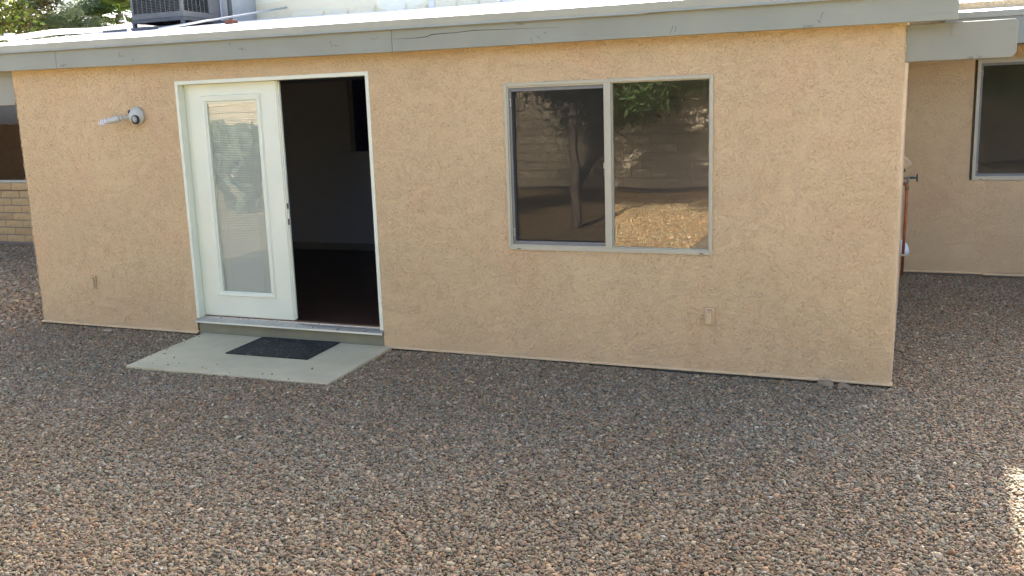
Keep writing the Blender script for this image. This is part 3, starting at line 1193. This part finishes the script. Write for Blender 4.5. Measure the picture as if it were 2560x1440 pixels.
# ------------------------------------------------------------------ roof equipment
M['steel'] = plain('dark_steel', (.055, .06, .068), .5, .15, 10)
M['acgrey'] = plain('ac_grey', (.105, .11, .105), .5, .1, 6)
M['acdark'] = plain('ac_core', (.03, .032, .036), .6, .15, 8)
ax0, ax1, ay0, ay1, az0, az1 = -8.50, -7.74, 2.5, 3.15, 3.03, 3.86
st = thing('equipment_stand', 'black steel stand carrying the grey rooftop cooling unit', 'stand', (-8.1, 2.8, 2.88))
for (x, y) in ((ax0 + .02, ay0 + .02), (ax1 - .02, ay0 + .02), (ax0 + .02, ay1 - .02), (ax1 - .02, ay1 - .02)):
    MB().box(x - .02, x + .02, y - .02, y + .02, roof_z(x, y) - .01, az0 - .04).build('leg', M['steel'], st)
rl = MB()
rl.box(ax0 - .01, ax1 + .01, ay0 - .005, ay0 + .035, az0 - .04, az0 - .002)
rl.box(ax0 - .01, ax1 + .01, ay1 - .035, ay1 + .005, az0 - .04, az0 - .002)
rl.box(ax0 - .01, ax0 + .03, ay0 + .035, ay1 - .035, az0 - .04, az0 - .002)
rl.box(ax1 - .03, ax1 + .01, ay0 + .035, ay1 - .035, az0 - .04, az0 - .002)
rl.build('rail', M['steel'], st)
MB().prism([(ay0 - .35, roof_z(-8, ay0 - .35) + .004), (ay0 + .2, roof_z(-8, ay0 + .2) + .004), (ay0 + .2, roof_z(-8, ay0 + .2) + .03), (ay0 - .35, roof_z(-8, ay0 - .35) + .03)], ax0 - .12, ax1 - .12).build('pad', M['steel'], st)
ac = thing('cooling_unit', 'grey louvred air conditioning unit standing on the roof', 'air conditioner', (-8.1, 2.8, az0))
MB().box(ax0 + .03, ax1 - .03, ay0 + .03, ay1 - .03, az0 + .05, az1 - .03).build('coil', M['acdark'], ac)
MB().box(ax0, ax1, ay0, ay1, az0, az0 + .065).build('base_pan', M['acgrey'], ac, bevel=.004)
MB().box(ax0 - .01, ax1 + .01, ay0 - .01, ay1 + .01, az1 - .05, az1).build('top_cover', M['acgrey'], ac, bevel=.006)
for (x, y) in ((ax0, ay0), (ax1 - .035, ay0), (ax0, ay1 - .035), (ax1 - .035, ay1 - .035)):
    MB().box(x, x + .035, y, y + .035, az0 + .065, az1 - .05).build('corner_post', M['acgrey'], ac)
lv = MB()
z = az0 + .075
while z < az1 - .06:
    lv.prism([(ay0 + .002, z), (ay0 + .022, z + .010), (ay0 + .022, z + .012), (ay0 + .002, z + .003)], ax0 + .035, ax1 - .035)
    lv.add([(ax1 - .002, ay0 + .035, z), (ax1 - .002, ay0 + .45, z), (ax1 - .022, ay0 + .45, z + .011), (ax1 - .022, ay0 + .035, z + .011)], [(0, 1, 2, 3)])
    z += .018
stuff(lv.build('louvre_grille', M['acgrey'], ac))
bars = MB()
for i in range(1, 10):
    x = ax0 + .035 + (ax1 - ax0 - .07) * i / 10
    bars.box(x - .003, x + .003, ay0 - .002, ay0 + .003, az0 + .065, az1 - .05)
for i in range(1, 6):
    y = ay0 + .035 + .415 * i / 6
    bars.box(ax1 - .003, ax1 + .002, y - .003, y + .003, az0 + .065, az1 - .05)
bars.build('grille_bar', M['acgrey'], ac)
MB().box(ax1 - .030, ax1 + .004, ay0 + .455, ay1 - .04, az0 + .065, az1 - .05).build('service_panel', M['acgrey'], ac)
dpt = thing('roof_duct', 'pale metal duct between the cooling unit and the white upper wall', 'duct', (-7.9, 3.5, 3.0))
MB().box(-7.98, -7.76, 3.2, UY - .001, 3.02, 3.5).build('duct_box', plain('galvanised', (.45, .48, .50), .4, .1, 5, 0, 60, .5), dpt, bevel=.01)
MB().tube([(-7.70, 3.3, 2.96), (-7.70, 3.3, 3.5), (-7.71, 3.32, 4.0)], .028, 10).build('riser', M['acgrey'], dpt, smooth=True)
cd = MB()
cd.tube([(-7.42, 1.75, roof_z(-7.4, 1.75) + .015), (-7.35, 2.4, roof_z(-7.3, 2.4) + .05), (-7.30, 3.2, roof_z(-7.2, 3.2) + .09), (-7.28, UY - .02, roof_z(-7.2, UY) + .12)], .012, 8)
tag(cd.build('conduit', plain('conduit_paint', (.42, .43, .42), .5), smooth=True), 'white conduit running up the roof beside the cooling unit', 'conduit')
bk = MB().box(-6.99, -6.89, 2.3, 2.40, roof_z(-6.9, 2.34) - .004, roof_z(-6.9, 2.34) + .045)
tag(bk.build('loose_brick', plain('red_brick', (.13, .05, .03), .9, .2, 20, .4, 80), bevel=.004), 'single red brick lying on the white roof', 'brick')
sk = MB()
fz = roof_z(-7.65, 1.5)
sk.tube([(-7.60, 1.5, fz - .01), (-7.60, 1.5, fz + .03), (-7.625, 1.5, fz + .10), (-7.655, 1.5, fz + .19)], [.04, .016, .011, .004], 8)
sk.tube([(-7.72, 1.5, fz + .125), (-7.635, 1.5, fz + .125)], [.004, .008], 6)
tag(sk.build('roof_anchor', M['roof'], smooth=True), 'thin white coated spike sticking up from the roof edge', 'roof spike')

# ------------------------------------------------------------------ stones and scraps on the gravel
M['rock'] = plain('rock', (.27, .215, .135), .85, .25, 30, .5, 60)


def rock(loc, s, seed, label, mat=None, rz=0.0):
    bmm = bmesh.new()
    bmesh.ops.create_icosphere(bmm, subdivisions=3, radius=1)
    for v in bmm.verts:
        d = noise.noise(v.co * 1.3 + Vector((seed * 3.1, 0, 0))) * .35 + noise.noise(v.co * 3.5 + Vector((0, seed, 0))) * .08
        v.co = v.co * (1 + d)
        v.co = Vector((v.co.x * s[0], v.co.y * s[1], v.co.z * s[2]))
    me = bpy.data.meshes.new('stone')
    bmm.to_mesh(me)
    bmm.free()
    o = link('stone', me, mat or M['rock'], None, True)
    o.location = loc
    o.rotation_euler = (0, 0, rz)
    return tag(o, label, 'stone')


rock((-.40, -.075, -.012), (.062, .04, .028), 1, 'larger of two smooth stones under the wall corner', rz=-.4)
rock((-.285, -.10, -.016), (.042, .036, .026), 2, 'smaller grey stone beside the larger one under the wall corner')
ch = MB()
ch.add([(-6.74, -.13, -.012), (-6.62, -.165, -.008), (-6.575, -.13, -.004), (-6.62, -.115, -.006), (-6.74, -.13, -.018), (-6.62, -.165, -.016), (-6.575, -.13, -.012), (-6.62, -.115, -.014)],
       [(0, 1, 2, 3), (7, 6, 5, 4), (0, 4, 5, 1), (1, 5, 6, 2), (2, 6, 7, 3), (3, 7, 4, 0)])
tag(ch.build('wood_chip', plain('pale_chip', (.55, .48, .36), .8)), 'pale flat chip on the gravel at the wall foot', 'chip')

# ------------------------------------------------------------------ loose gravel (real pebbles, instanced)
_RW = np.array([[_r.x, _r.y, _r.z], [_u.x, _u.y, _u.z], [_f.x, _f.y, _f.z]])


def pix(P):
    q = (P - np.array(CAM)) @ _RW.T
    return 1280 + FPX * q[:, 0] / np.maximum(q[:, 2], .1), 720 - FPX * q[:, 1] / np.maximum(q[:, 2], .1), q[:, 2]


def scatter(x0, x1, y0, y1, step):
    gx_, gy_ = np.meshgrid(np.arange(x0, x1, step), np.arange(y0, y1, step))
    P = np.stack([gx_.ravel(), gy_.ravel(), np.full(gx_.size, GZ)], 1)
    P[:, :2] += RNG.uniform(-.55, .55, (len(P), 2)) * step
    px, py, dz = pix(P)
    k = (dz > 1) & (px > -420) & (px < 2980) & (py < 1700)
    P = P[k]
    x, y = P[:, 0], P[:, 1]
    inb = (x > XL + .02) & (x < XR - .02) & (y > .03)
    inb |= (y > 4.36)
    # slab footprint
    sx0 = -5.50 + (y + 1.09) / 1.09 * -.155
    sx1 = -3.668 + (y + 1.055) / 1.055 * -.084
    ins = (x > sx0 + .008) & (x < sx1 - .006) & (y > -1.083 + (x + 5.5) * .02) & (y < .2)
    return P[~(inb | ins)]


def scatter_yard(x0, x1, y0, y1, step):
    gx_, gy_ = np.meshgrid(np.arange(x0, x1, step), np.arange(y0, y1, step))
    P = np.stack([gx_.ravel(), gy_.ravel(), np.full(gx_.size, GZ)], 1)
    P[:, :2] += RNG.uniform(-.55, .55, (len(P), 2)) * step
    return P


far = scatter(-14.6, XL, -1.0, 4.4, .0215)
near = scatter(XL, 2.0, -4.6, 4.4, .0108)
near2 = scatter(-10.5, XL, -3.0, -1.0, .018)
ns = 26
tt = RNG.random(ns)
lx = np.where(tt < .5, -5.62 + RNG.exponential(.10, ns), RNG.uniform(-5.5, -3.75, ns))
ly = np.where(tt < .5, RNG.uniform(-1.05, -.05, ns), -1.06 + RNG.exponential(.10, ns))
lx = np.where(tt < .5, lx + (ly + .0) * -.12, lx)
stray = np.stack([lx, ly, np.zeros(ns)], 1)
yard = scatter_yard(-8.5, -2.6, -13.5, -5.2, .027)
Pts = np.concatenate([far, near, near2, yard, stray])
base_s = np.concatenate([np.full(len(far), 1.35), np.full(len(near), .71), np.full(len(near2), 1.15), np.full(len(yard), 1.45), np.full(ns, .5)])
N = len(Pts)
scl = base_s * np.clip(np.exp(RNG.normal(0, .34, N)), .45, 2.4)
Pts[:, 2] = GZ + .012 * np.sin(Pts[:, 0] * 1.7 + Pts[:, 1] * .6) * np.sin(Pts[:, 1] * 2.1 - Pts[:, 0] * .4)
Pts[:, 2] += .004 + RNG.uniform(0, .010, N)
Pts[(Pts[:, 1] > -.055) & (Pts[:, 0] > XL) & (Pts[:, 0] < 0), 2] -= .010
Pts[-ns:, 2] = .004
rot = np.stack([RNG.normal(0, .45, N), RNG.normal(0, .45, N), RNG.uniform(0, 6.283, N)], 1)
pal = np.array([(.31, .24, .165), (.27, .245, .205), (.245, .235, .22), (.33, .235, .18), (.20, .145, .105), (.235, .24, .195),
                (.44, .40, .335), (.125, .105, .09), (.33, .20, .12), (.28, .225, .19), (.34, .29, .22)])
prob = np.array([.19, .16, .13, .12, .10, .09, .045, .05, .02, .085, .01])
prob = prob / prob.sum()
ci = RNG.choice(len(pal), N, p=prob)
colr = pal[ci] * np.exp(RNG.normal(0, .25, N))[:, None] * np.array([[1.13, 1.02, .75]])
# drifts of greyer and browner stone
pv = np.sin(Pts[:, 0] * 1.1 + 1.3 * np.sin(Pts[:, 1] * .9)) * np.sin(Pts[:, 1] * 1.6 + .8 * np.sin(Pts[:, 0] * .7)) \
    + .5 * np.sin(Pts[:, 0] * 3.7 + Pts[:, 1] * 2.2) * np.sin(Pts[:, 1] * 4.3 - Pts[:, 0])
g = np.clip(pv * .35, -.4, .4)[:, None]
colr = colr * (1 + g * np.array([[-.05, .05, .16]]))
iy = len(far) + len(near) + len(near2)
colr[iy:iy + len(yard)] *= np.array([[.88, .78, .58]])
white = RNG.random(N) < .006
colr[white] = (.66, .61, .48)
scl[white] *= .8
colr = np.clip(colr, .01, .9)

pebs = bpy.data.collections.new('pebble_shapes')
for i in range(7):
    bmm = bmesh.new()
    bmesh.ops.create_icosphere(bmm, subdivisions=2, radius=1)
    s = Vector((random.uniform(.95, 1.35), random.uniform(.8, 1.05), random.uniform(.42, .68)))
    for v in bmm.verts:
        c = v.co.copy()
        d = noise.noise(c * 1.1 + Vector((i * 5.3, 1, 2))) * .45 + noise.noise(c * 2.6 + Vector((i, 7, 3))) * .16
        c *= (1 + d)
        v.co = Vector((c.x * s.x, c.y * s.y, c.z * s.z)) * .0098
    me = bpy.data.meshes.new('pebble_%d' % i)
    bmm.to_mesh(me)
    bmm.free()
    me.materials.append(M['pebble'])
    me.polygons.foreach_set('use_smooth', [True] * len(me.polygons))
    pebs.objects.link(bpy.data.objects.new('pebble_%d' % i, me))

gm = bpy.data.meshes.new('gravel')
gm.vertices.add(N)
gm.vertices.foreach_set('co', Pts.astype(np.float32).ravel())
for nm, typ, dat, fld in (('rot', 'FLOAT_VECTOR', rot, 'vector'), ('scl', 'FLOAT', scl, 'value'), ('pcol', 'FLOAT_COLOR', np.concatenate([colr, np.ones((N, 1))], 1), 'color'), ('idx', 'INT', RNG.integers(0, 7, N), 'value')):
    at = gm.attributes.new(nm, typ, 'POINT')
    at.data.foreach_set(fld, np.asarray(dat, np.int32 if typ == 'INT' else np.float32).ravel())
gm.update()
gravel = link('gravel', gm, M['pebble'])
stuff(gravel)
gravel['label'] = 'loose tan and grey gravel covering the yard'
gravel['category'] = 'gravel'
ng = bpy.data.node_groups.new('scatter_pebbles', 'GeometryNodeTree')
ng.interface.new_socket('Geometry', in_out='INPUT', socket_type='NodeSocketGeometry')
ng.interface.new_socket('Geometry', in_out='OUTPUT', socket_type='NodeSocketGeometry')
gi, go = ng.nodes.new('NodeGroupInput'), ng.nodes.new('NodeGroupOutput')
iop = ng.nodes.new('GeometryNodeInstanceOnPoints')
cinf = ng.nodes.new('GeometryNodeCollectionInfo')
cinf.inputs['Collection'].default_value = pebs
cinf.inputs['Separate Children'].default_value = True
cinf.inputs['Reset Children'].default_value = True


def named(nm, typ):
    nd = ng.nodes.new('GeometryNodeInputNamedAttribute')
    nd.data_type = typ
    nd.inputs['Name'].default_value = nm
    return [o for o in nd.outputs if o.enabled and o.name == 'Attribute'][0]


ng.links.new(gi.outputs[0], iop.inputs['Points'])
ng.links.new(cinf.outputs[0], iop.inputs['Instance'])
iop.inputs['Pick Instance'].default_value = True
ng.links.new(named('idx', 'INT'), iop.inputs['Instance Index'])
e2r = ng.nodes.new('FunctionNodeEulerToRotation')
ng.links.new(named('rot', 'FLOAT_VECTOR'), e2r.inputs[0])
ng.links.new(e2r.outputs[0], iop.inputs['Rotation'])
ng.links.new(named('scl', 'FLOAT'), iop.inputs['Scale'])
ng.links.new(iop.outputs[0], go.inputs[0])
gravel.modifiers.new('scatter', 'NODES').node_group = ng

# ------------------------------------------------------------------ vegetation
M['bark'] = plain('bark', (.22, .17, .12), .9, .3, 12, .6, 40)


def leaves(centres, radii, per, size, aspect, droop, rng, shape='gauss'):
    """quads (diamonds) clustered round centres -> verts, quads, tint"""
    n = len(centres)
    C = np.repeat(centres, per, 0)
    Rr = np.repeat(radii, per, 0)[:, None]
    off = rng.normal(0, 1, (n * per, 3))
    off /= np.linalg.norm(off, axis=1, keepdims=True) + 1e-9
    off *= rng.random((n * per, 1)) ** .5
    off[:, 2] *= .75
    P = C + off * Rr
    d = rng.normal(0, 1, (n * per, 3))
    d[:, 2] = d[:, 2] * .6 - droop
    d /= np.linalg.norm(d, axis=1, keepdims=True)
    s = rng.normal(0, 1, (n * per, 3))
    s -= d * (s * d).sum(1, keepdims=True)
    s /= np.linalg.norm(s, axis=1, keepdims=True) + 1e-9
    L = (size * np.exp(rng.normal(0, .3, n * per)))[:, None]
    w = L * aspect
    V = np.stack([P - d * L * .5, P + s * w * .5, P + d * L * .5, P - s * w * .5], 1).reshape(-1, 3)
    Qd = np.arange(n * per * 4).reshape(-1, 4)
    tint = np.clip(np.repeat(rng.random(n), per) * .6 + rng.random(n * per) * .4, 0, 1)
    return V, Qd, np.repeat(tint, 4)


def limb(mb, p0, p1, r0, r1, wob, rng, seg=5):
    p0, p1 = Vector(p0), Vector(p1)
    L = (p1 - p0).length
    pts, rad = [], []
    for i in range(seg + 1):
        t = i / seg
        j = Vector(rng.normal(0, 1, 3)) * wob * L * math.sin(math.pi * t)
        pts.append(p0.lerp(p1, t) + j)
        rad.append(r0 + (r1 - r0) * t)
    mb.tube(pts, rad, 7)
    return pts


def tree(label, base, height, fork, spread, trunk_r, mat, seed, nclump=120, per=220, leaf=.09, aspect=.35, droop=.3, clump=.4, bottom=None, name='tree', lean=(0, 0), group=None, xyscale=(1, 1)):
    rng = np.random.default_rng(seed)
    root = thing(name, label, 'tree', base, group)
    b = Vector(base)
    mb = MB()
    top = b + Vector((lean[0], lean[1], fork))
    limb(mb, b - Vector((0, 0, .1)), top, trunk_r * 1.15, trunk_r * .8, .015, rng, 6)
    bottom = fork if bottom is None else bottom
    zc = (bottom + height) / 2
    hz = (height - bottom) / 2
    cs_ = []
    while len(cs_) < nclump:
        v = rng.normal(0, 1, 3)
        v /= np.linalg.norm(v)
        r_ = rng.random() ** .45
        p = np.array([v[0] * spread * r_ * xyscale[0], v[1] * spread * r_ * xyscale[1], zc + v[2] * hz * r_])
        p += rng.normal(0, .12 * spread, 3) * np.array([1, 1, .6])
        if p[2] < bottom * .85:
            continue
        cs_.append(p + np.array([b.x + lean[0], b.y + lean[1], b.z]))
    cs_ = np.array(cs_)
    for i in range(7):
        tgt = cs_[rng.integers(0, nclump)]
        mid = top.lerp(Vector(tgt), .55) + Vector((0, 0, .15 * spread))
        limb(mb, top, mid, trunk_r * .55, trunk_r * .3, .05, rng)
        for k in range(4):
            near_ = cs_[np.argsort(((cs_ - np.array(mid)) ** 2).sum(1))[k * 3 + rng.integers(0, 3)]]
            limb(mb, mid, near_, trunk_r * .28, trunk_r * .06, .06, rng)
    mb.build('trunk', M['bark'], root, smooth=True)
    V, Qd, tint = leaves(cs_, np.full(len(cs_), clump) * np.exp(rng.normal(0, .25, len(cs_))), per, leaf, aspect, droop, rng)
    me = np_mesh('crown', V, Qd)
    at = me.attributes.new('tint', 'FLOAT', 'POINT')
    at.data.foreach_set('value', tint.astype(np.float32))
    link('crown', me, mat, root)
    return root


LM_olive = leaf_mat('olive_leaf', [(0, (.09, .085, .035)), (.35, (.16, .13, .055)), (.6, (.14, .17, .045)), (.85, (.20, .29, .05)), (1, (.25, .36, .07))])
LM_blue = leaf_mat('feathery_leaf', [(0, (.08, .115, .065)), (.5, (.15, .21, .115)), (1, (.24, .30, .165))])
LM_yard = leaf_mat('yard_leaf', [(0, (.03, .05, .018)), (.5, (.05, .085, .025)), (1, (.08, .13, .035))])
LM_dead = leaf_mat('dry_frond', [(0, (.12, .085, .045)), (.5, (.20, .15, .08)), (1, (.30, .24, .14))], .1)
LM_palm = leaf_mat('palm_leaf', [(0, (.06, .10, .02)), (1, (.14, .22, .05))])

# beyond the roof
tree('olive green leafy tree at far left behind the roof', (-23.9, 12.4, 0), 8.2, 1.6, 2.2, .2, LM_olive, 3, 190, 260, .11, .55, .1, .48, bottom=1.6)
tree('grey green feathery tree behind the roof beside the palm', (-21.75, 14.2, 0), 7.0, 1.6, 1.05, .16, LM_blue, 5, 120, 420, .10, .16, .2, .36, bottom=2.0)


def palm(base, h, seed):
    rng = np.random.default_rng(seed)
    root = thing('palm_tree', 'fan palm with a hanging skirt of dry fronds behind the cooling unit', 'palm tree', base)
    b = Vector(base)
    mb = MB()
    mb.tube([b, b + Vector((0, 0, h * .5)), b + Vector((.05, 0, h))], [.22, .2, .18], 10)
    mb.build('trunk', M['bark'], root, smooth=True)

    def fronds(name, mat, n, z0, z1, el0, el1, length, nblade, sag):
        Vs, Fs, T = [], [], []
        for i in range(n):
            az = rng.uniform(0, 6.283)
            el = rng.uniform(el0, el1)
            p = b + Vector((0, 0, rng.uniform(z0, z1)))
            d = Vector((math.cos(az) * math.cos(el), math.sin(az) * math.cos(el), math.sin(el)))
            side = d.cross(Vector((0, 0, 1))).normalized()
            upv = side.cross(d)
            q = p + d * length * .45
            tn = rng.random()
            o = len(Vs)
            Vs += [p + side * .015, p - side * .015, q - side * .012, q + side * .012]
            Fs.append((o, o + 1, o + 2, o + 3))
            T += [tn] * 4
            for k in range(nblade):
                a = (k / (nblade - 1) - .5) * 2.9
                bd = (d * math.cos(a) + side * math.sin(a)).normalized()
                ln = length * .6 * (1 - .25 * abs(a) / 1.45) * rng.uniform(.85, 1.1)
                m_ = q + bd * ln * .55 + upv * rng.normal(0, .02)
                e = q + bd * ln + Vector((0, 0, -sag * ln))
                w = bd.cross(upv).normalized() * .05
                o = len(Vs)
                Vs += [q, m_ + w, e, m_ - w]
                Fs.append((o, o + 1, o + 2, o + 3))
                T += [min(1, max(0, tn + rng.normal(0, .15)))] * 4
        me = np_mesh(name, np.array([tuple(v) for v in Vs]), np.array(Fs))
        at = me.attributes.new('tint', 'FLOAT', 'POINT')
        at.data.foreach_set('value', np.array(T, np.float32))
        link(name, me, mat, root)

    fronds('crown', LM_palm, 44, h - .3, h + .1, R(-40), R(75), 1.15, 18, .18)
    fronds('dry_skirt', LM_dead, 170, h - 2.2, h - .1, R(-85), R(-35), 1.0, 14, .3)


palm((-20.85, 15.0, 0), 4.85, 8)

# the yard behind the photographer (seen in the panes)
tree('yard tree with slim trunk shading the back of the gravel yard', (-4.75, -7.45, 0), 5.0, 1.9, 2.9, .075, LM_yard, 21, 170, 260, .12, .22, .5, .5, bottom=2.15, xyscale=(1.0, .55))
tree('dense yard tree by the block wall to the right', (2.7, -10.5, 0), 5.2, 1.5, 2.4, .09, LM_yard, 22, 120, 240, .12, .25, .4, .55, bottom=1.2)
tree('small leafy tree close to the left of the yard tree', (-6.9, -8.2, 0), 2.7, .5, .75, .03, LM_yard, 23, 40, 160, .11, .25, .4, .3, bottom=.5)
tree('broad tree added in front of the block wall to shade it', (-6.62, -12.6, 0), 5.6, 1.9, 2.5, .09, LM_yard, 25, 210, 220, .13, .25, .4, .45, bottom=1.35, xyscale=(1.0, .55), lean=(1.15, 0))  # added tree, its crown shaped to throw shade on the wall


def cactus_mesh():
    rng = np.random.default_rng(4)
    mb = MB()

    def pad(p, az, tilt, L, W):
        d = Vector((math.sin(tilt) * math.cos(az), math.sin(tilt) * math.sin(az), math.cos(tilt)))
        s = Vector((-math.sin(az + 1.2), math.cos(az + 1.2), 0))
        s = (s - d * s.dot(d)).normalized()
        nrm = d.cross(s)
        prof = [(0, .18), (.12, .45), (.35, .85), (.6, 1), (.82, .85), (.95, .5), (1, .08)]
        vs = []
        for t, w in prof:
            for k in range(8):
                a = 2 * math.pi * k / 8
                vs.append(p + d * L * t + s * W * .5 * w * math.cos(a) + nrm * .018 * math.sin(a) * (w + .3))
        fs = []
        for i in range(len(prof) - 1):
            for k in range(8):
                a, b = i * 8 + k, i * 8 + (k + 1) % 8
                fs.append((a, b, b + 8, a + 8))
        fs += [tuple(range(8))[::-1], tuple(range((len(prof) - 1) * 8, len(prof) * 8))]
        mb.add(vs, fs)
        return p + d * L * .95, s

    def grow(p, depth, tilt0, az0):
        L = rng.uniform(.24, .34)
        e, s = pad(p, az0, tilt0, L, L * rng.uniform(.6, .75))
        if depth > 0:
            for k in range(2 if rng.random() < .75 else 3):
                grow(e + s * rng.uniform(-.07, .07), depth - 1, min(1.0, abs(tilt0 + rng.normal(0, .35))), az0 + rng.normal(0, .9))
    for k in range(9):
        grow(Vector((rng.normal(0, .22), rng.normal(0, .22), -.03)), 4, rng.uniform(0, .5), rng.uniform(0, 6.28))
    return mb


cac = cactus_mesh().build('prickly_pear', plain('cactus_skin', (.055, .08, .045), .65, .2, 8, .2, 40), smooth=True)
cac.location = (-12.35, -9.0, 0)
cac.scale = (1.25, 1.25, 1.25)
tag(cac, 'prickly pear cactus in the far corner of the yard', 'cactus')

# block wall round the yard
M['block'] = None


def block_mat():
    t = NT('tan_block')
    oi = t.n('ShaderNodeObjectInfo')
    c = t.mix(t.maprange(oi.outputs['Random'], 0, 1), (.30, .245, .165), (.38, .315, .215))
    c = t.mix(t.maprange(t.noise(9, 4, .6), .35, .7, 0, .3), c, (.27, .215, .14))
    t.principled(c, .95, 0, t.bump(t.noise(60, 4, .7), .4, .004), .2)
    return t.m


M['block'] = block_mat()
WY = -14.6
bwall = thing('block_wall', 'tan concrete block wall along the back of the yard', 'wall', (-5, WY, 0))
mort = plain('block_mortar', (.12, .095, .07), .95, .1, 10)
MB().box(-19.8, 9.2, WY - .075, WY + .075, -.3, 2.42).build('mortar_bed', mort, bwall)
blk = MB().box(0, .394, -.1, .1, 0, .186).mesh('block')
blk.materials.append(M['block'])
for row in range(12):
    for c in range(20):
        link('block', blk, None, bwall).location = (-10.4 + c * .405 + (.2 if row % 2 else 0), WY, row * .2005)
rest = MB()
for row in range(12):
    for x0, x1 in ((-19.8, -10.42), (-2.0, 9.2)):
        rest.box(x0, x1, WY - .098, WY + .098, row * .2005, row * .2005 + .186)
stuff(rest.build('block_run', M['block'], bwall))
MB().box(-19.9, 9.3, WY - .11, WY + .11, 2.421, 2.47).build('coping', M['block'], bwall)
rwall = thing('side_wall', 'tan concrete block wall on the right side of the yard', 'wall', (9.2, -5, 0))
q = MB()
for row in range(9):
    q.box(9.1, 9.3, WY + .12, 5, row * .2005, row * .2005 + .192)
q.box(9.12, 9.28, WY + .12, 5, -.3, 1.8)
q.build('block_run', M['block'], rwall)
fence = thing('board_fence', 'brown upright board fence on the left side of the yard', 'fence', (-19.5, -5, 0))
wd = plain('fence_wood', (.15, .085, .045), .85, .25, 4, .3, 30)
fbm = MB().box(-.01, .01, 0, .138, .02, 1.88).mesh('board')
fbm.materials.append(wd)
for i in range(128):
    link('board', fbm, None, fence).location = (-19.5 + random.uniform(-.004, .004), WY + .2 + i * .143, random.uniform(-.012, .012))
MB().box(-19.56, -19.51, WY + .2, 4, .4, .49).box(-19.56, -19.51, WY + .2, 4, 1.5, 1.59).build('rail', wd, fence)
